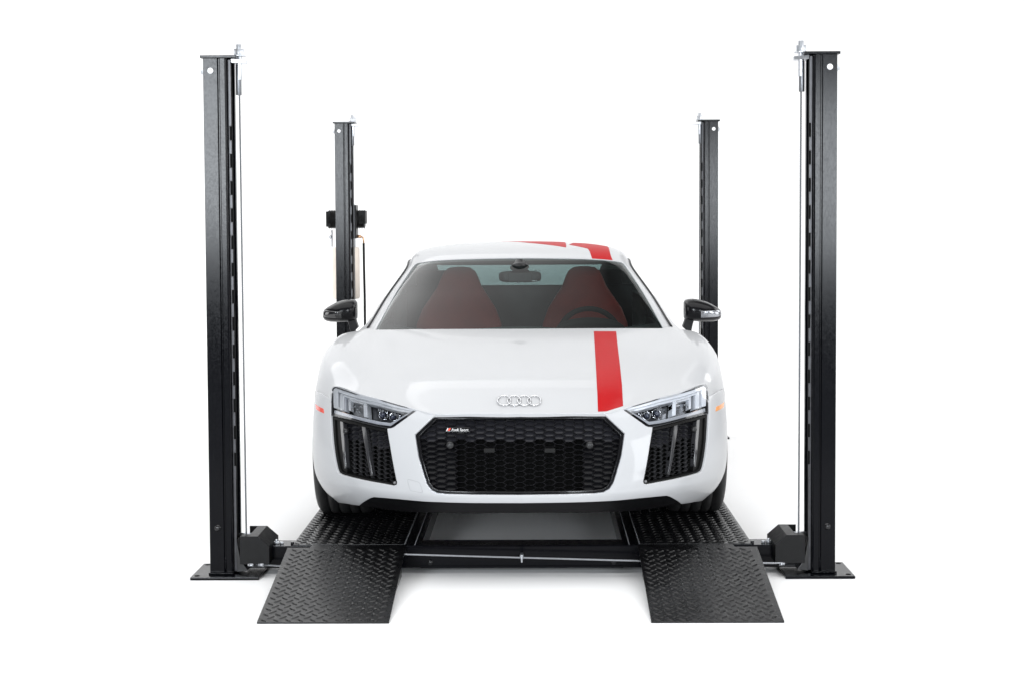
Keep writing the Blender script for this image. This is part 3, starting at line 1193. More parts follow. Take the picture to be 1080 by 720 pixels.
# front arch from its front end backwards
fa = [q for q in ap]
iz = 0
best = None
for k, q in enumerate(fa):
    p = TS(*q)
    if p[2] > .60 and p[1] < 0:
        best = k
        break
sh += fa[best:]
sh += [(U(10), fa[-1][1] + Vv(.05))]
sh += [(U(10), Vv(v)) for v in np.linspace(3.6, 5.6, 9)]
sh += [(U(10), ar[0][1] - Vv(.05))]
sh += ar
sh += [(U(10), ar[-1][1] + Vv(.05)), (U(10), Vv(9))]
sh += [(U(u), Vv(9)) for u in np.linspace(9.5, 0.3, 20)] + [(0, Vv(9))]
sh += [(0, Vv(8.0))] + [(U(u), Vv(8.0)) for u in (1, 2, 3, 3.6)]
sh += [(U(4.2), Vv(7.0)), (U(4.9), Vv(6.2)), (U(5.0), Vv(5)), (U(5.0), Vv(4.2)), (U(4.6), Vv(3.6)), (U(4.2), Vv(3.25)), (U(3.5), Vv(3.12)), (U(2), Vv(3.1)), (U(.5), Vv(3.1)), (0, Vv(3.1)), (0, Vv(3.01))]
sh += [(U(u), Vv(3.004)) for u in np.linspace(.3, 4.1, 12)] + [(U(4.354), Vv(3.002)), (U(4.505), Vv(2.852)), (U(ub + .004), Vv(2.5)), (U(ub + .004), Vv(2)), (U(ub + .004), Vv(1.5)), (U(ub + .004), Vv(1)), (U(ub + .004), Vv(.5))]
shell = panel('body_shell', TS, sh, .03, 'paint', car, mirror=True, bevel=.0025, skirt=.02, dense_bound=.02)

# rear end: closes the tail
e = MB()
tail = [net_eval(NET, u, 9) for u in np.linspace(0, 10, 26)]
full = [p * [-1, 1, 1] for p in tail[:0:-1]] + tail
r1 = [tuple(p) for p in full]
r2 = [(p[0] * .97, p[1] + .035, .55 + (p[2] - .55) * .97) for p in full]
r3 = [(p[0] * .93, p[1] + .045, .55 + (p[2] - .55) * .9) for p in full]
e.loft([r1, r2, r3])
cbuild(e, 'rear_bumper', 'paint')
e = MB()
e.box(-.72, .72, 3.40, 3.475, .36, .60)
cbuild(e, 'rear_grille', 'trim', None, .01)

# greenhouse ----------------------------------------------------------------
# windscreen outline on the glass surface (left half photo points)
ug = 3.55
panel('roof', GS, [(0, Vv(2.0))] + [(U(u), Vv(2.0)) for u in np.linspace(.3, 3.2, 10)] + [(U(3.42), Vv(1.96)), (U(3.55), Vv(1.86))] + [(U(3.58), Vv(v)) for v in (1.6, 1.3, 1, .7, .4, .15)] + [(U(3.58), 0), (U(4), 0), (U(5), 0)]
      + [(U(5), Vv(v)) for v in (.5, 1, 1.5, 2, 2.5, 3, 3.5, 4, 4.5, 5, 5.5, 6, 6.5)] + [(U(5), Vv(7)), (U(4), Vv(7)), (U(3.4), Vv(7)), (U(3.3), Vv(6.8)), (U(3.3), Vv(6)), (U(3.3), Vv(5)), (U(3.2), Vv(4.7)), (U(2.6), Vv(4.55)), (U(1.3), Vv(4.5)), (0, Vv(4.5))],
      .03, 'paint', car, mirror=True, bevel=.0025, skirt=.012, dense_bound=.02)
ws = panel('windscreen', GS, [(0, 0)] + [(U(u), 0) for u in np.linspace(.3, 3.57, 12)] + [(U(3.565), Vv(v)) for v in (.15, .4, .7, 1, 1.3, 1.6)] + [(U(3.535), Vv(1.85)), (U(3.41), Vv(1.95)), (U(3.2), Vv(1.988))] + [(U(u), Vv(1.988)) for u in np.linspace(3.0, .3, 9)] + [(0, Vv(1.988))],
           .035, 'glass', car, mirror=True, offset=-.003, bevel=0, skirt=0, dense_bound=.02)
# black ceramic border printed on the inside of the glass
inn = [(U(3.30), Vv(.06)), (U(3.36), Vv(.12)), (U(3.40), Vv(.4)), (U(3.40), Vv(.7)), (U(3.39), Vv(1)), (U(3.37), Vv(1.3)), (U(3.33), Vv(1.6)), (U(3.26), Vv(1.80)), (U(3.1), Vv(1.885)), (U(2.9), Vv(1.905)), (U(2), Vv(1.915)), (U(1), Vv(1.92)), (0, Vv(1.92))]
fr_ = [(0, Vv(1.985)), (U(1), Vv(1.985)), (U(2), Vv(1.985)), (U(3.2), Vv(1.985)), (U(3.41), Vv(1.945)), (U(3.53), Vv(1.845)), (U(3.56), Vv(1.6)), (U(3.56), Vv(1.3)), (U(3.56), Vv(1)), (U(3.56), Vv(.7)), (U(3.56), Vv(.4)), (U(3.565), 0), (U(2), 0), (0, 0), (0, Vv(.05)), (U(2), Vv(.05))] + inn
panel('glass_border', GS, fr_, .03, 'frit', ws, mirror=True, offset=-.0055, bevel=0, skirt=0, dense_bound=.018)
panel('rear_window', GS, [(0, Vv(4.51)), (U(1.3), Vv(4.51)), (U(2.6), Vv(4.56)), (U(3.2), Vv(4.71)), (U(3.29), Vv(5)), (U(3.29), Vv(6)), (U(3.29), Vv(6.8)), (U(3.1), Vv(6.93)), (U(1), Vv(6.95)), (0, Vv(6.95))],
      .04, 'rearglass', car, mirror=True, offset=-.003, bevel=0, skirt=0)
def side_grid(fl):
    us = [0, .045, .5, .9, 1.3, 1.65, 1.9, 2.0]
    V, Nn, ids = [], [], {}
    rows_ = []
    for u in us:
        va, vb = .42 - .17 * u, 4.15 - .10 * (u - 1) ** 2
        vs = [va * k / 3 for k in range(3)] + [va + (vb - va) * k / 14 for k in range(15)] + [vb + (7 - vb) * k / 7 for k in range(1, 8)]
        rows_.append([(U(u), Vv(v)) for v in vs])
    pts = [[(SS(*q), nrm(SS, *q)) for q in r] for r in rows_]
    out = {}
    for nm, m_, test, off in (('quarter_panel', 'paint', lambda i, j: not (1 <= i < 6 and 3 <= j < 17), 0), ('side_window', 'sideglass', lambda i, j: 1 <= i < 6 and 3 <= j < 17, -.004)):
        V, Nn, Fc, mp = [], [], [], {}

        def vid(i, j):
            if (i, j) not in mp:
                p, n = pts[i][j]
                V.append(p + n * off)
                Nn.append(n)
                mp[(i, j)] = len(V) - 1
            return mp[(i, j)]
        for i in range(len(us) - 1):
            for j in range(len(rows_[0]) - 1):
                if test(i, j):
                    f = [vid(i, j), vid(i + 1, j), vid(i + 1, j + 1), vid(i, j + 1)]
                    a, b, c = V[f[0]], V[f[1]], V[f[2]]
                    if np.cross(b - a, c - a) @ Nn[f[0]] < 0:
                        f = f[::-1]
                    Fc.append(f)
        sg = -1 if fl else 1
        me = bpy.data.meshes.new(nm)
        me.from_pydata([tuple(v * [sg, 1, 1] * K) for v in V], [], [f[::-1] if fl else f for f in Fc])
        me.polygons.foreach_set('use_smooth', [True] * len(Fc))
        me.normals_split_custom_set_from_vertices([tuple(n * [sg, 1, 1]) for n in Nn])
        obj(nm, me, m_, car)


side_grid(False)
side_grid(True)
for sg in (1, -1):
    e = MB()
    q = []
    for v in np.linspace(.06, 4.1, 40):
        a_, b_ = U(.07 + .5 * max(0, .35 - v)), Vv(v)
        p = SS(a_, b_) + nrm(SS, a_, b_) * .003
        q.append((p[0] * sg, p[1], p[2]))
    e.tube(q, .0065, 8)
    cbuild(e, 'window_seal', 'trim')

# interior --------------------------------------------------------------------
liner = panel('headliner', GS, [(0, Vv(2.03))] + [(U(u), Vv(2.03)) for u in (1, 2, 3, 4)] + [(U(4.7), Vv(2.1)), (U(4.7), Vv(3)), (U(4.7), Vv(4.3)), (U(2), Vv(4.35)), (0, Vv(4.35))], .05, 'inside', car, mirror=True, offset=-.022, bevel=0, skirt=.01)
for fl in (False, True):
    panel('pillar_trim', GS, [(U(3.57), Vv(.0)), (U(4.9), Vv(.0)), (U(4.9), Vv(1)), (U(4.9), Vv(2.1)), (U(3.57), Vv(2.0)), (U(3.57), Vv(1))], .04, 'inside', car, offset=-.018, bevel=0, skirt=.004, flip=fl)
e = MB()
# cabin tub and rear bulkhead with its window
e.box(-.74, .74, .50, 1.95, .33, .35)
for s in (-1, 1):
    e.box(*sorted((s * .735, s * .765)), .66, 1.95, .355, .79)
e.box(-.66, .66, 1.955, 2.0, .35, .972)
e.box(-.60, -.335, 1.955, 2.0, .9725, 1.06)
e.box(.335, .60, 1.955, 2.0, .9725, 1.06)
e.box(-.46, .46, 1.955, 2.0, 1.0905, 1.15)
cbuild(e, 'cabin_lining', 'inside')
e = MB()
st_ = []
for x in np.linspace(-.74, .74, 17):
    f_ = abs(x) / .74
    yo = .46 + .26 * f_ ** 2.2
    st_.append([(x, yo, .60), (x, yo, .775), (x, yo + .10, .792), (x, yo + .33, .795 + .012 * math.cos(x * 8)), (x, yo + .42, .765), (x, yo + .40, .60)])
e.loft(st_)
cbuild(e, 'dashboard', 'inside')


def seat(cx):
    e = MB()
    prof = [(.355, .25, .05), (.42, .255, .07), (.55, .25, .075), (.68, .248, .075), (.78, .235, .070), (.86, .205, .062), (.92, .165, .055), (.98, .125, .05), (1.03, .105, .048), (1.065, .088, .042), (1.085, .06, .03), (1.09, .02, .012)]
    rings = []
    for z, hw, dp in prof:
        yc = 1.36 + (z - .30) * .36
        ring_ = []
        for k in range(40):
            t = 2 * math.pi * k / 40
            c, s_ = math.cos(t), math.sin(t)
            x = hw * math.copysign(abs(c) ** .55, c)
            y = dp * math.copysign(abs(s_) ** .7, s_)
            # side bolsters come forward
            y -= .055 * (abs(x) / max(hw, .01)) ** 3 * (1 if z < .9 else .2)
            ring_.append((cx + x, yc + y, z))
        rings.append(ring_)
    e.loft(rings)
    s = cbuild(e, 'seat', 'leather')
    e = MB()
    e.loft([[(cx + .25 * math.copysign(abs(math.cos(t)) ** .5, math.cos(t)), 1.12 + .26 * math.copysign(abs(math.sin(t)) ** .5, math.sin(t)), z) for t in np.linspace(0, 2 * math.pi, 32, endpoint=False)] for z in (.352, .37, .42, .45)])
    cbuild(e, 'seat_cushion', 'leather', s)


seat(-.335)
seat(.365)
e = MB()
swc = (.366, .98, .742)
e.ring(swc, (0, -.92, .40), .158, .015, 48, 10, 1, .96)
sw = cbuild(e, 'steering_wheel', 'matte')
e = MB()
e.tube([(swc[0] - .15, swc[1], swc[2]), (swc[0] + .15, swc[1], swc[2])], .016, 8)
e.tube([(swc[0], swc[1] - .02, swc[2]), (swc[0], swc[1] - .05, swc[2] - .14)], .016, 8)
e.lathe([(-.02, .0005), (-.02, .055), (.015, .06), (.02, .0005)], swc, 'y', 24)
cbuild(e, 'steering_hub', 'trim', sw)
# gauge hood
e = MB()
e.loft([[(.366 + .175 * math.cos(t), y, .79 + max(0, math.sin(t)) * h) for t in np.linspace(0, math.pi, 20)] for y, h in ((.70, .035), (.78, .06), (.88, .055), (.90, .02))])
cbuild(e, 'gauge_hood', 'matte')
# rear-view mirror
e = MB()
c0 = at_y(548.5, 292, 1.03)
pol = []
for k in range(40):
    t = 2 * math.pi * k / 40
    c, s_ = math.cos(t), math.sin(t)
    pol.append((.112 * math.copysign(abs(c) ** .45, c), .030 * math.copysign(abs(s_) ** .5, s_)))
e.loft([[(c0[0] + x * q, c0[1] + y, c0[2] + z * q) for x, z in pol] for y, q in ((-.02, .70), (-.014, .90), (0, 1), (.012, 1), (.015, .97))])
rm = cbuild(e, 'rear_view_mirror', 'trim')
e = MB()
a1, a2, a3 = at_y(548, 275.5, 1.04), at_y(548, 282, 1.02), at_y(548.5, 287, 1.01)
e.tube([a1, (a1 + a2) / 2, a2, a3], [.024, .030, .052, .05], 20)
e.box(c0[0] - .062, c0[0] + .062, c0[1] - .034, c0[1] - .021, c0[2] - .026, c0[2] + .024)
cbuild(e, 'mirror_mount', 'trim', rm, .004)
e = MB()
p1, p2 = at_y(552, 297.6, 1.01), at_y(566.5, 296.3, 1.01)
e.tube([p1, p2], .003, 8)
cbuild(e, 'mirror_edge', 'chrome', rm)
e = MB()
p1, p2 = at_y(545, 298, 1.01), at_y(548, 298, 1.01)
e.tube([p1, p2], .003, 8)
cbuild(e, 'mirror_edge', 'chrome', rm)
e = MB()
p1, p2 = at_y(564, 285.3, 1.01), at_y(570, 285.6, 1.01)
e.tube([p1, p2], .0025, 8)
cbuild(e, 'mirror_edge', 'chrome', rm)

# stripes ---------------------------------------------------------------------
BS = [(626.3, 349.6), (649.7, 349.6), (651.4, 365), (653.8, 385), (655.8, 405), (657.2, 427.6), (639.4, 433.2), (630.7, 433.6), (630.1, 415), (628.7, 390), (627.3, 365)]
pts = []
for px, py in densify(BS, 4.0):
    v0 = 3 * (435 - py) / 90
    pts.append(invert(TS, px, py, U(2.4), Vv(min(2.9, max(.05, v0)))))
pts = [(a, min(max(b, 0.0), Vv(3.0))) for a, b in pts]
panel('bonnet_stripe', TS, pts, .025, 'stripe', car, offset=.0009, bevel=.0004, skirt=.0006)


def gpts(P, v0):
    return [invert(GS, x, y, U((x - 548) / 85 * 2.0), Vv(v0)) for x, y in P]


RS1 = gpts([(624.6, 273.2), (645.9, 274.3), (645.2, 268), (624.2, 264.0)], 2.2)
RS1 += []
ra, rb = RS1[0], RS1[1]
roof1 = [(ra[0], Vv(2.01)), (rb[0], Vv(2.01)), (rb[0] - .003, Vv(2.5)), (rb[0] - .006, Vv(3.1)), (rb[0] - .004, Vv(3.9)), (rb[0] - .06, Vv(3.9)), (ra[0] - .06, Vv(3.3)), (ra[0] - .075, Vv(2.95)), (ra[0] - .01, Vv(2.62)), (ra[0] - .004, Vv(2.4))]
panel('roof_stripe', GS, roof1, .025, 'stripe', car, offset=.0009, bevel=.0004, skirt=.0006)
RB = gpts([(597, 261.2)], 2.6)[0]
roof2 = [(RB[0], RB[1]), (RB[0] + .002, Vv(3.0)), (RB[0] + .0, Vv(3.5)), (U(.1), Vv(4.2)), (U(-.9), Vv(4.2)), (U(-.2), Vv(3.5)), (U(.25), Vv(3.1))]
panel('roof_stripe', GS, roof2, .025, 'stripe', car, offset=.0009, bevel=.0004, skirt=.0006)

# grille ------------------------------------------------------------------------
gout = GR[:]


def shrink(poly, d, cx, cy):
    """inset an open half outline towards its inside by d pixels"""
    out = []
    n = len(poly)
    for i in range(n):
        p = np.array(poly[i], float)
        a = np.array(poly[max(0, i - 1)], float)
        b = np.array(poly[min(n - 1, i + 1)], float)
        t1 = (p - a) if i > 0 else (b - p)
        t2 = (b - p) if i < n - 1 else (p - a)
        t1 /= np.linalg.norm(t1)
        t2 /= np.linalg.norm(t2)
        n1 = np.array([t1[1], -t1[0]])
        n2 = np.array([t2[1], -t2[0]])
        nn = n1 + n2
        nn /= np.linalg.norm(nn)
        k = d / max(.45, nn @ n1)
        if (np.array([cx, cy]) - p) @ nn < 0:
            nn = -nn
        out.append(tuple(p + nn * k))
    return out


top_half = [(548.2, 435.4)] + gout           # centre-top ... centre-bottom
g_in = shrink(top_half, 3.6, 520, 478)
g_in[0] = (548.2, 439.2)
g_in[-1] = (548.2, 518.9)
frame_poly = fpoly(top_half) + fpoly(g_in)[::-1]
frame_poly[0] = (0, frame_poly[0][1])
i0 = len(top_half)
frame_poly[i0 - 1] = (0, frame_poly[i0 - 1][1])
frame_poly[i0] = (0, frame_poly[i0][1])
frame_poly[-1] = (0, frame_poly[-1][1])
grille = panel('grille', FS, frame_poly, .015, 'black', car, mirror=True, offset=-.008, bevel=.003, skirt=.03, dense_bound=.012)
# fine bright line round the flanks of the frame
for s in (1, -1):
    e = MB()
    q = [FS(*F_inv(x + .9, y - .5)) for x, y in densify(gout[1:8], 3, False)]
    q = [(abs(p[0]) * s, p[1] + .002, p[2]) for p in q]
    e.tube(q, .0016, 6)
    cbuild(e, 'grille_trim_line', 'satin', grille)


def hexmesh(centres, hw, hh, depth, fill, wall=.86, back=.010, fdepth=.028, dz=0.):
    """honeycomb in photo pixels lifted on the nose surface; returns rib mesh and filler-plate mesh data"""
    RV, RF, PV, PF = [], [], [], []
    cache = {}

    def lift(x, y, dd):
        key = (round(x, 3), round(y, 3))
        if key not in cache:
            s, z = F_inv(x, y)
            cache[key] = (FS(s, z), nrm(FS, s, z))
        p, n = cache[key]
        return p - n * dd
    for (cx, cy, full) in centres:
        H6 = [(cx + a * hw * 2 / 3 * 1.0, cy + b * hh) for a, b in ((-1, 0), (-.5, -1), (.5, -1), (1, 0), (.5, 1), (-.5, 1))]
        I6 = [(cx + (x - cx) * wall, cy + (y - cy) * (wall - .05)) for x, y in H6]
        M6 = [(cx + (x - cx) * (wall + .05), cy + (y - cy) * (wall + .0)) for x, y in H6]
        b = len(RV)
        RV += [lift(x, y, depth) for x, y in H6] + [lift(x, y, depth + .003) for x, y in I6]
        I6b = [(cx + (x - cx) * (wall - .02), cy + (y - cy) * (wall - .08)) for x, y in H6]
        RV += [lift(x, y, depth + fdepth) for x, y in I6b]
        for k in range(6):
            j = (k + 1) % 6
            RF.append((b + k, b + j, b + 6 + j, b + 6 + k))
            RF.append((b + 6 + k, b + 6 + j, b + 12 + j, b + 12 + k))
        if full:
            c = len(PV)
            # plate leans: its lower edge stands further forward, so it catches the light above
            for (x, y) in I6b:
                PV.append(lift(x, y, depth + back - .006 * (y - cy) / hh))
            PF.append(tuple(range(c, c + 6)))
    return RV, RF, PV, PF


def raw_car(name, V, Fc, m, parent):
    me = bpy.data.meshes.new(name)
    me.from_pydata([tuple(np.asarray(v) * K) for v in V], [], Fc)
    return obj(name, me, m, parent)


def mirror_poly(half):
    return half + [(1096.4 - x, y) for x, y in half[::-1]]


gfull = mirror_poly(top_half[1:-1] + [(548.2, 522.3)])
cents = []
dx, dy = 10.55, 5.85
i = 0
for i in range(-11, 12):
    cx = 548.2 + i * dx
    for j in range(-1, 17):
        cy = 440.5 + j * dy + (dy / 2 if i % 2 else 0)
        grown = False
        for ox, oy in ((0, 0), (4, 0), (-4, 0), (0, 3), (0, -3)):
            if inpoly((cx + ox, cy + oy), gfull):
                grown = True
                break
        if grown:
            side = abs(cx - 548.2) > 62 + 14 * ((i * 7 + 3) % 3 == 0)
            full = cy < 462 or (side and cy < 517)
            cents.append((cx, cy, full))
RV, RF, PV, PF = hexmesh(cents, dx, dy / 2, .022, None, wall=.93, fdepth=.018)
raw_car('honeycomb', RV, RF, 'hexrib', grille)
_, _, PV, PF = hexmesh([c for c in cents if c[1] < 462], dx, dy / 2, .022, None, wall=.93, fdepth=.018)
raw_car('honeycomb_plates', PV, PF, 'hexfill', grille)
for sg in (-1, 1):
    _, _, PV, PF = hexmesh([c for c in cents if c[1] >= 462 and (c[0] - 548.2) * sg > 0], dx, dy / 2, .022, None, wall=.93, fdepth=.018)
    raw_car('honeycomb_plates', PV, PF, 'hexshade', grille)
bk = fpoly(top_half)
bk[0] = (0, bk[0][1])
bk[-1] = (0, bk[-1][1])
panel('radiator', FS, bk, .05, 'void', grille, mirror=True, offset=-.075, bevel=0, skirt=0)
# sensors and the small camera pods
for px, py in ((474.6, 469), (622, 469)):
    p = FS(*F_inv(px, py))
    e = MB()
    e.lathe([(-.006, .0005), (-.006, .012), (-.002, .015), (.016, .016)], tuple(p), 'y', 24)
    sn = cbuild(e, 'parking_sensor', 'trim', grille)
    e = MB()
    e.ring((p[0], p[1] - .006, p[2]), (0, 1, 0), .008, .0012, 20, 6)
    cbuild(e, 'sensor_ring', 'trim', sn)
for px, py in ((516, 475), (580, 475)):
    p = FS(*F_inv(px, py))
    e = MB()
    e.box(p[0] - .022, p[0] + .022, p[1] + .004, p[1] + .03, p[2] - .008, p[2] + .008)
    cbuild(e, 'plate_bracket', 'matte', grille, .003)


def text_mesh(txt, size, depth):
    cu = bpy.data.curves.new('lettering', 'FONT')
    cu.body = txt
    cu.size = size
    cu.extrude = depth
    cu.align_x = 'LEFT'
    o = bpy.data.objects.new('lettering', cu)
    COL.objects.link(o)
    dg = bpy.context.evaluated_depsgraph_get()
    me = bpy.data.meshes.new_from_object(o.evaluated_get(dg))
    bpy.data.objects.remove(o)
    bpy.data.curves.remove(cu)
    return me


# badge in the grille: red and white lozenge and lettering on a black bar
pa, pb = FS(*F_inv(469.8, 453)), FS(*F_inv(495.2, 451.8))
e = MB()
n_ = nrm(FS, *F_inv(482, 452.5))
ang = math.atan2(pb[1] - pa[1], pb[0] - pa[0])
tilt = math.asin(max(-1, min(1, n_[2])))
wid = np.linalg.norm((pb - pa)[:2])
bw, bh = wid * K, .0185 * K
BM_ = Matrix.Translation(Vector((pa + pb) / 2 * K) - Vector((0, .004, 0))) @ Matrix.Rotation(ang, 4, 'Z') @ Matrix.Rotation(-tilt, 4, 'X')
e = MB()
e.box(-bw / 2, bw / 2, 0, .02, -bh / 2, bh / 2)
me = e.mesh('badge', .002)
me.transform(BM_)
badge = obj('badge', me, 'black', grille)
tm = text_mesh('Audi Sport', .0165, .0006)
xs = [v.co.x for v in tm.vertices]
tw = max(xs) - min(xs)
tm.transform(Matrix.Translation((-bw / 2 + bw * .25, -.0012, -.0058)) @ Matrix.Scale(bw * .71 / tw, 4, (1, 0, 0)) @ Matrix.Rotation(math.pi / 2, 4, 'X'))
tm.transform(BM_)
obj('badge_lettering', tm, 'letter', badge)
for nm, m_, x0, x1 in (('badge_lozenge', 'letter', .035, .095), ('badge_lozenge', 'redlens', .10, .20)):
    e = MB()
    sk = .05
    e.prism([(-bw / 2 + bw * x0, -bh * .3), (-bw / 2 + bw * (x1 - .02), -bh * .3), (-bw / 2 + bw * (x1 + sk - .02), bh * .3), (-bw / 2 + bw * (x0 + sk), bh * .3)], -.0016, .001)
    me = e.mesh(nm)
    me.transform(BM_)
    obj(nm, me, m_, badge)

# four interlocking chrome rings on the nose
e = MB()
for k, cx in enumerate((531.7, 542.3, 552.9, 563.5)):
    q = []
    for i in range(49):
        t = 2 * math.pi * i / 48
        u, v = invert(TS, cx + 6.9 * math.cos(t), 423.0 + 5.1 * math.sin(t), U((cx - 548) / 50), Vv(.35))
        q.append(TS(u, v) + nrm(TS, u, v) * .0055)
    e.tube(q, .0027, 8, cap=False)
cbuild(e, 'emblem', 'chrome')

# tow-eye cover outlines pressed in the bumper
for fl in (1, -1):
    e = MB()
    q = round_poly([(429.5, 504.5), (442.5, 508.0), (446.3, 519.3), (432.5, 516.8)], 2.2, 3)
    if fl > 0:
        q = densify(q + [q[0]], 2, False)
        pp = []
        for x, y in q:
            s_, z_ = F_inv(x, y)
            pp.append(FS(s_, z_) + nrm(FS, s_, z_) * .0001)
        e.tube(pp, .0006, 5, cap=False)
        cbuild(e, 'tow_cover_seam', 'seam')

# intakes and headlights, both sides -----------------------------------------------
LAMP = [(349.2, 420.5), (349.4, 411), (350.6, 408.3), (353.2, 406.9), (397, 419.2), (441.2, 431.7), (416.0, 449.6), (412.5, 450.9), (408, 450.9), (397, 448.8), (372, 442.6), (348.9, 437.0)]
INTK = [(348.4, 438.0), (372, 443.6), (397, 449.9), (408.6, 452.0), (412, 470), (417, 498), (419.3, 508.5), (418.4, 511.3), (415, 512.3), (405, 510.6), (380, 506.0), (360, 501.0), (356.2, 498.6), (354.5, 494.5), (352.4, 485), (349.7, 465)]


def ring_poly(px, d):
    cx = sum(p[0] for p in px) / len(px)
    cy = sum(p[1] for p in px) / len(px)
    n = len(px)
    inn_ = []
    for i in range(n):
        p, a, b = np.array(px[i], float), np.array(px[i - 1], float), np.array(px[(i + 1) % n], float)
        t1, t2 = (p - a) / np.linalg.norm(p - a), (b - p) / np.linalg.norm(b - p)
        nn = np.array([t1[1] + t2[1], -t1[0] - t2[0]])
        nn /= max(1e-6, np.linalg.norm(nn))
        k = d / max(.5, nn @ np.array([t1[1], -t1[0]]))
        q = p + nn * k
        if not inpoly(tuple(p + nn * .5), px):
            q = p - nn * k
        inn_.append(tuple(q))
    poly = list(px) + [(px[0][0] + .02, px[0][1] + .02)] + [inn_[0]] + inn_[:0:-1] + [(inn_[0][0] - .02, inn_[0][1] + .02)]
    return poly, inn_


def mirror_bm(me):
    me.transform(Matrix.Scale(-1, 4, (1, 0, 0)))
    me.flip_normals()


def F_tube(px, r, off, n=8, fl=False):
    out = []
    for x, y in px:
        s_, z_ = F_inv(x, y)
        p = FS(s_, z_) + nrm(FS, s_, z_) * off
        if not fl:
            p = p * [-1, 1, 1]
        out.append(p)
    return out


for fl in (False, True):      # False: x>0 (photo right), True: mirrored to photo left
    lab = None
    it = empty('side_intake')
    it.parent = car
    rp_, inn_ = ring_poly(INTK, 2.2)
    rp_ = fpoly(rp_)
    panel('intake_frame', FS, rp_, .012, 'satinblack', it, offset=-.010, bevel=.002, skirt=.03, flip=fl, dense_bound=.008)
    panel('intake_back', FS, fpoly(INTK), .05, 'void', it, offset=-.085, bevel=0, skirt=0, flip=fl)
    # wide flat black wall at the outer side of the intake
    panel('intake_wall', FS, fpoly([(349.5, 439.5), (357.0, 441.5), (359.5, 465), (362.5, 499), (356.5, 496.5), (354.2, 489), (351.2, 466)]), .012, 'satinblack', it, offset=-.018, bevel=.002, skirt=.05, flip=fl)
    # honeycomb of the duct, upper part closed
    cents = []
    dx, dy = 6.95, 4.75
    for i in range(0, 11):
        cx = 354 + i * dx
        for j in range(-3, 20):
            cy = 436 + j * dy + (dy / 2 if i % 2 else 0) + .20 * (cx - 349)
            if inpoly((cx, cy), INTK) and cx > 358:
                lim = 463.5 if cx < 386 else 469.5
                cents.append((cx, cy, cy < lim))
    RV, RF, PV, PF = hexmesh(cents, dx, dy / 2, .042, None, wall=.90, fdepth=.016, back=.004)
    if not fl:
        RV = [np.asarray(v) * [-1, 1, 1] for v in RV]
        PV = [np.asarray(v) * [-1, 1, 1] for v in PV]
    raw_car('honeycomb', RV, RF, 'hexrib2', it) if 'hexrib2' in MAT else raw_car('honeycomb', RV, RF, 'hexrib', it)
    raw_car('honeycomb_plates', PV, PF, 'hexfill', it)
    # two upright glossy vanes
    for pl in ([(356.6, 443.2), (359.2, 444.0), (361.0, 465), (362.4, 493), (361.2, 493.4), (358.8, 470)], [(379.8, 448.4), (383.2, 449.6), (386.0, 470), (390.6, 501.0), (389.2, 501.2), (384.2, 474)]):
        panel('vane', FS, fpoly(pl), .012, 'vane', it, offset=-.011, bevel=.003, skirt=.018, flip=fl, dense_bound=.008) if 'vane' in MAT else panel('vane', FS, fpoly(pl), .012, 'grey', it, offset=-.011, bevel=.0035, skirt=.035, flip=fl, dense_bound=.008)
    p = FS(*F_inv(364.3, 455))
    if not fl:
        p = p * [-1, 1, 1]
    e = MB()
    e.lathe([(-.002, .0005), (-.001, .008), (.006, .0125), (.02, .014)], tuple(p + [0, .012, 0]), 'y', 24)
    cbuild(e, 'parking_sensor', 'trim', it)
    p = FS(*F_inv(416.2, 508.6))
    if not fl:
        p = p * [-1, 1, 1]
    e = MB()
    e.lathe([(-.004, .0005), (-.003, .004), (.004, .006)], tuple(p), 'y', 16)
    cbuild(e, 'washer_jet', 'grey', it)

    # ---- headlight
    hl = empty('headlight')
    hl.parent = car
    rp_, inn_ = ring_poly(LAMP, .6)
    panel('lamp_gasket', FS, fpoly(rp_), .012, 'trim', hl, offset=-.003, bevel=.001, skirt=.03, flip=fl, dense_bound=.008)
    # black fillet under the lamp and at its inner end
    panel('lamp_bezel', FS, fpoly([(349.6, 434.8), (372, 440.6), (398, 446.9), (411.5, 448.6), (437.5, 430.8), (440.6, 431.8), (416, 449.6), (412.5, 450.8), (408, 450.8), (397, 448.6), (372, 442.4), (349.4, 436.8)]), .012, 'black', hl, offset=-.0045, bevel=.001, skirt=.02, flip=fl, dense_bound=.008)
    panel('lamp_housing', FS, fpoly(LAMP), .03, 'smoke', hl, offset=-.075, bevel=0, skirt=0, flip=fl)
    # light guides: long upper bar, block at the outer end, lower bar with its return
    for gp, od in (([(350.6, 409.2), (353.3, 407.6), (397, 419.9), (437.5, 431.4), (433.5, 431.9), (397, 422.6), (354.8, 411.2), (354.4, 429.5), (350.9, 428.6)], -.006),
                   ([(356.4, 412.8), (397, 423.5), (428, 431.7), (424, 432.0), (397, 425.0), (360.0, 415.2), (359.4, 430.7), (356.2, 429.9)], -.014)):
        panel('light_guide', FS, fpoly(gp), .010, 'drl' if not fl else 'drlshade', hl, offset=od, bevel=.002, skirt=.03, flip=fl, dense_bound=.006)
    panel('lamp_step', FS, fpoly([(354.0, 411.0), (397, 422.2), (434, 431.9), (430, 432.0), (397, 425.4), (361.0, 415.8), (360.6, 431.6), (353.8, 429.8)]), .012, 'grey2', hl, offset=-.022, bevel=.001, skirt=.02, flip=fl)
    panel('light_guide', FS, fpoly([(350.8, 431.4), (372, 437.4), (398, 443.6), (410.5, 445.3), (432.5, 432.9), (436.6, 431.9), (412.0, 448.1), (398, 446.5), (372, 440.2), (350.6, 434.4)]), .012, 'grey2', hl, offset=-.010, bevel=.0025, skirt=.03, flip=fl, dense_bound=.008)
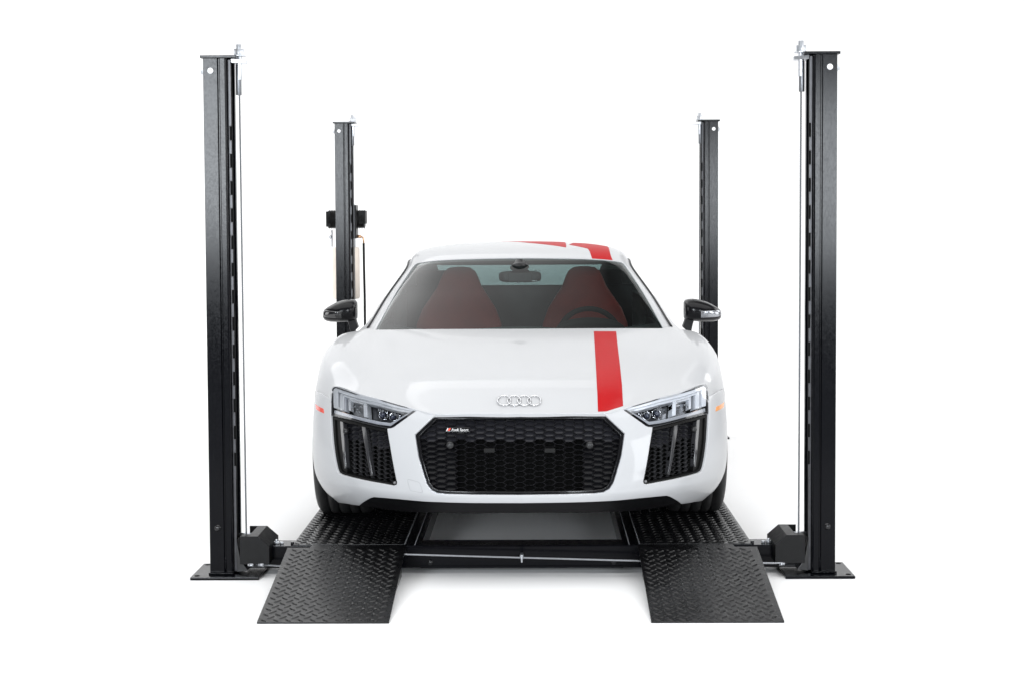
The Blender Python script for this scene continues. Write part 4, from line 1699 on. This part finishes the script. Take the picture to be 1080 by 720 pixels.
    # inner reflector bowls: silver at right, shade put into the colour at left
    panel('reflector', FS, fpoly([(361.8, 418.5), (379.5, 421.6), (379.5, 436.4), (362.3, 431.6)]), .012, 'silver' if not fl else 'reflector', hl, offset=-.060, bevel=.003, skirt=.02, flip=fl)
    panel('reflector', FS, fpoly([(362.2, 416.6), (379.8, 421.0), (379.4, 422.2), (364.6, 418.9), (364.4, 430.0), (362.4, 429.4)]), .010, 'drl' if not fl else 'drlshade', hl, offset=-.030, bevel=.001, skirt=.02, flip=fl, dense_bound=.008)
    panel('divider', FS, fpoly([(380.4, 421.2), (383.4, 422.0), (383.8, 437.6), (380.6, 436.9)]), .01, 'drl' if not fl else 'drlshade', hl, offset=-.022, bevel=.002, skirt=.03, flip=fl)
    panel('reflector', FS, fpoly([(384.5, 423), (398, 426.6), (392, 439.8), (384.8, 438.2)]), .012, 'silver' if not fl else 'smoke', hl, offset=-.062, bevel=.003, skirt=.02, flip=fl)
    panel('reflector', FS, fpoly([(358.6, 433.0), (371.2, 437.0), (371.0, 439.0), (357.6, 435.2)]), .01, 'amberdim', hl, offset=-.0125, bevel=.001, skirt=.01, flip=fl)
    # projector lenses and small LED optics
    for (x, y, r, m_) in ((397.5, 432.5, .017, 'glassball'), (408.5, 434.5, .015, 'glassball'), (418.0, 435.6, .011, 'glassball')):
        s_, z_ = F_inv(x, y)
        p = FS(s_, z_) - nrm(FS, s_, z_) * .052
        if not fl:
            p = p * [-1, 1, 1]
        else:
            pass
        e = MB()
        e.lathe([(-.018, .0005), (-.016, r * .45), (-.008, r * .8), (.0, r), (.012, r), (.012, r * 1.12), (.02, r * 1.15)], tuple(p), 'y', 28)
        cbuild(e, 'projector', m_, hl)
        e = MB()
        e.ring((p[0], p[1] + .004, p[2]), (0, 1, 0), r * 1.08, .0022, 28, 6)
        cbuild(e, 'projector_ring', 'chrome', hl)
    for (x, y) in ((366.5, 428.0), (369.3, 425.2), (372.0, 428.2), (376.0, 425.0), (371.0, 431.0), (374.4, 431.2), (395.5, 428.5), (397.3, 429.3), (399.2, 429.8), (410.5, 432.4), (413.2, 433.2), (416.6, 434.0), (405, 435.0), (402.0, 438.2)):
        s_, z_ = F_inv(x, y)
        p = FS(s_, z_) - nrm(FS, s_, z_) * .030
        if not fl:
            p = p * [-1, 1, 1]
        w_ = .0028 if x < 390 else .0022
        h_ = .0028 if x < 390 else .0062
        e = MB()
        e.box(p[0] - w_, p[0] + w_, p[1], p[1] + .012, p[2] - h_, p[2] + h_)
        cbuild(e, 'optic', 'chrome', hl, .0008)
    panel('lens', FS, fpoly(LAMP), .022, 'lens', hl, offset=-.0015, bevel=0, skirt=0, flip=fl, dense_bound=.012)

    # side marker reflector and wing seam
    mk = [(332.6, 425.4), (341.2, 430.6), (341.9, 435.4), (333.4, 430.8)]
    s1 = [F_inv(*q) for q in mk]
    panel('side_marker', FS, [(abs(a), b) for a, b in s1], .012, 'redlens' if fl else 'amber', car, offset=.0008, bevel=.0006, skirt=.002, flip=fl, label='red side reflector' if fl else 'amber side reflector')

# mirrors ------------------------------------------------------------------------
for s in (1, -1):
    Y0 = .66

    def my(x, y, Y):
        if s > 0:
            return at_y(x, y, Y)
        p = at_y(376.4 - (x - 721.6) * .92, y + .5, Y)
        return p * np.array([-1, 1, 1])
    st = [(721.6, 318.6, 335.6, .055), (722.6, 316.6, 336.4, .075), (725.5, 315.5, 337.6, .088), (730, 315.2, 338.6, .095), (737, 316.2, 339.2, .098), (745, 318.4, 339.3, .094), (751, 321.2, 339.0, .086), (755.5, 323.8, 338.2, .072), (758.3, 325.8, 337.0, .055), (759.7, 327.4, 335.4, .036), (760.3, 329.2, 333.4, .014)]
    rings = []
    for x, yt, yb_, dp in st:
        t_, b_ = my(x, yt, Y0), my(x, yb_, Y0)
        zc, hz = (t_[2] + b_[2]) / 2, (t_[2] - b_[2]) / 2
        xc = t_[0]
        r_ = []
        for k in range(28):
            a = 2 * math.pi * k / 28
            c, sn_ = math.cos(a), math.sin(a)
            yy = -dp * abs(c) ** .8 if c > 0 else .035 * abs(c) ** .4
            r_.append((xc, Y0 + yy, zc + hz * math.copysign(abs(sn_) ** .85, sn_)))
        rings.append(r_)
    e = MB()
    e.loft(rings)
    me = e.mesh('door_mirror', 0, 2, K)
    if s < 0:
        mirror_bm(me)
    dm = obj('door_mirror', me, 'mirrorcap', car)
    # indicator band along the front; right bright, left dark, reflected light put into colour
    e = MB()
    q = []
    for x, yt, yb_, dp in st[4:]:
        t_, b_ = my(x, yt, Y0), my(x, yb_, Y0)
        zc = my(x, 331.0 - .06 * (x - 737), Y0)[2]
        hz = (t_[2] - b_[2]) / 2
        zm = (t_[2] + b_[2]) / 2
        r_ = []
        for k in range(9):
            zz = zc + (.0165 if x < 757 else .012 if x < 759 else .006) * (1 - k / 4)
            sn_ = max(-1, min(1, (zz - zm) / hz))
            c = math.sqrt(max(0, 1 - abs(sn_) ** (2 / .85)))
            r_.append((t_[0] + .0005, Y0 - dp * c ** .8 - .0016, zz))
        for k in range(8, -1, -1):
            r_.append((r_[k][0], r_[k][1] + .006, r_[k][2]))
        q.append(r_)
    e.loft(q)
    me = e.mesh('indicator_band', 0, 2, K)
    if s < 0:
        mirror_bm(me)
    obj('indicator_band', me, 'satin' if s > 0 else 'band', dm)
    e = MB()
    p0, p1 = my(723, 333, Y0), my(731.5, 336, Y0)
    b0, b1 = my(719.6, 344.5, Y0 + .02), my(728.0, 352.3, Y0 + .02)
    e.loft([[tuple(p0 + [0, -.035, 0]), tuple(p1 + [0, -.035, 0]), tuple(p1 + [0, .025, 0]), tuple(p0 + [0, .025, 0])],
            [tuple(p0 * .5 + b0 * .5 + [.002, -.03, 0]), tuple(p1 * .5 + b1 * .5 + [-.001, -.03, 0]), tuple(p1 * .5 + b1 * .5 + [-.001, .025, 0]), tuple(p0 * .5 + b0 * .5 + [.002, .025, 0])],
            [tuple(b0 + [0, -.03, 0]), tuple(b1 + [0, -.03, 0]), tuple(b1 + [0, .03, 0]), tuple(b0 + [0, .03, 0])]], smooth=False)
    me = e.mesh('mirror_arm', .003, 2, K)
    if s < 0:
        mirror_bm(me)
    obj('mirror_arm', me, 'trim', dm)
    e = MB()
    mg = [my(x, y, Y0 + .036) for x, y in ((725, 319), (740, 319.5), (753, 325), (757, 330), (754, 335.5), (740, 337), (725, 335))]
    e.prism([(p[0], p[2]) for p in mg], Y0 + .0345, Y0 + .038)
    me = e.mesh('mirror_glass', 0, 2, K)
    if s < 0:
        mirror_bm(me)
    obj('mirror_glass', me, 'chrome', dm)

# wheels ---------------------------------------------------------------------------
TP = [(-.105, .24), (-.118, .262), (-.1255, .290), (-.1235, .312), (-.115, .327), (-.104, .3335)]
for g0 in (-.068, -.024, .024, .068):
    TP += [(g0 - .0055, .3365 if abs(g0) < .05 else .335), (g0 - .0045, .328), (g0 + .0045, .328), (g0 + .0055, .3365 if abs(g0) < .05 else .335)]
TP += [(.104, .3335), (.115, .327), (.1235, .312), (.1255, .290), (.118, .262), (.105, .24)]
for cy, wd, cx in ((0, 1.0, .800), (2.65, 1.2, .80)):
    for s in (-1, 1):
        c = (s * cx, cy, .335)
        wh = empty('wheel', (c[0] * K, c[1] * K, c[2] * K))
        wh.parent = car
        e = MB()
        e.lathe([(h * wd, r) for h, r in TP], (0, 0, 0), 'x', 96, close=True)
        # tread blocks: fine cross cuts on the shoulders
        cbuild(e, 'tyre', 'rubber', wh)
        e = MB()
        e.lathe([(-.10 * wd, .235), (-.105 * wd, .244), (.105 * wd, .244), (.10 * wd, .235)], (0, 0, 0), 'x', 64, close=True)
        for k in range(10):
            a = 2 * math.pi * k / 10
            r0, r1_ = .04, .238
            xo = s * .07 * wd
            e.loft([[(xo + dx_, r * math.cos(a) - ww * math.sin(a), r * math.sin(a) + ww * math.cos(a)) for dx_, ww in ((-.012, -wq), (.012, -wq), (.012, wq), (-.012, wq))] for r, wq in ((r0, .016), (.15, .011), (r1_, .014))], smooth=False)
        e.lathe([(s * .05 * wd, .0005), (s * .05 * wd, .06), (s * .085 * wd, .055), (s * .09 * wd, .0005)], (0, 0, 0), 'x', 32)
        cbuild(e, 'rim', 'rim', wh)
        e = MB()
        e.lathe([(s * -.01 - .014, .06), (s * -.01 - .014, .18), (s * -.01 + .014, .18), (s * -.01 + .014, .06)], (0, 0, 0), 'x', 48, close=True)
        cbuild(e, 'brake_disc', 'satin', wh)

# underside and wheel-house linings
e = MB()
e.box(-.60, .60, -.62, 3.2, .30, .32)
e.box(-.88, -.60, .46, 2.22, .301, .321)
e.box(.60, .88, .46, 2.22, .301, .321)
e.box(-.55, .55, -.60, .50, .3215, .50)
for s in (-1, 1):
    e.box(*sorted((s * .62, s * .64)), -.42, .45, .161, .60)
    e.box(*sorted((s * .641, s * .80)), -.44, -.41, .22, .50)
    e.box(*sorted((s * .641, s * .90)), .43, .47, .162, .66)
    e.box(*sorted((s * .62, s * .64)), 2.24, 3.0, .161, .70)
    e.box(*sorted((s * .641, s * .90)), 2.20, 2.24, .162, .70)
cbuild(e, 'underbody', 'void')

# =========================================================================== render settings
SC.view_settings.view_transform = 'Standard'
SC.view_settings.look = 'None'
SC.view_settings.exposure = 0
SC.view_settings.gamma = 1
SC.view_settings.use_curve_mapping = False
SC.cycles.use_denoising = True
SC.cycles.max_bounces = 10
SC.cycles.transparent_max_bounces = 16
SC.cycles.glossy_bounces = 5
SC.cycles.diffuse_bounces = 4
SC.cycles.caustics_reflective = False
SC.cycles.caustics_refractive = False
SC.cycles.sample_clamp_indirect = 4
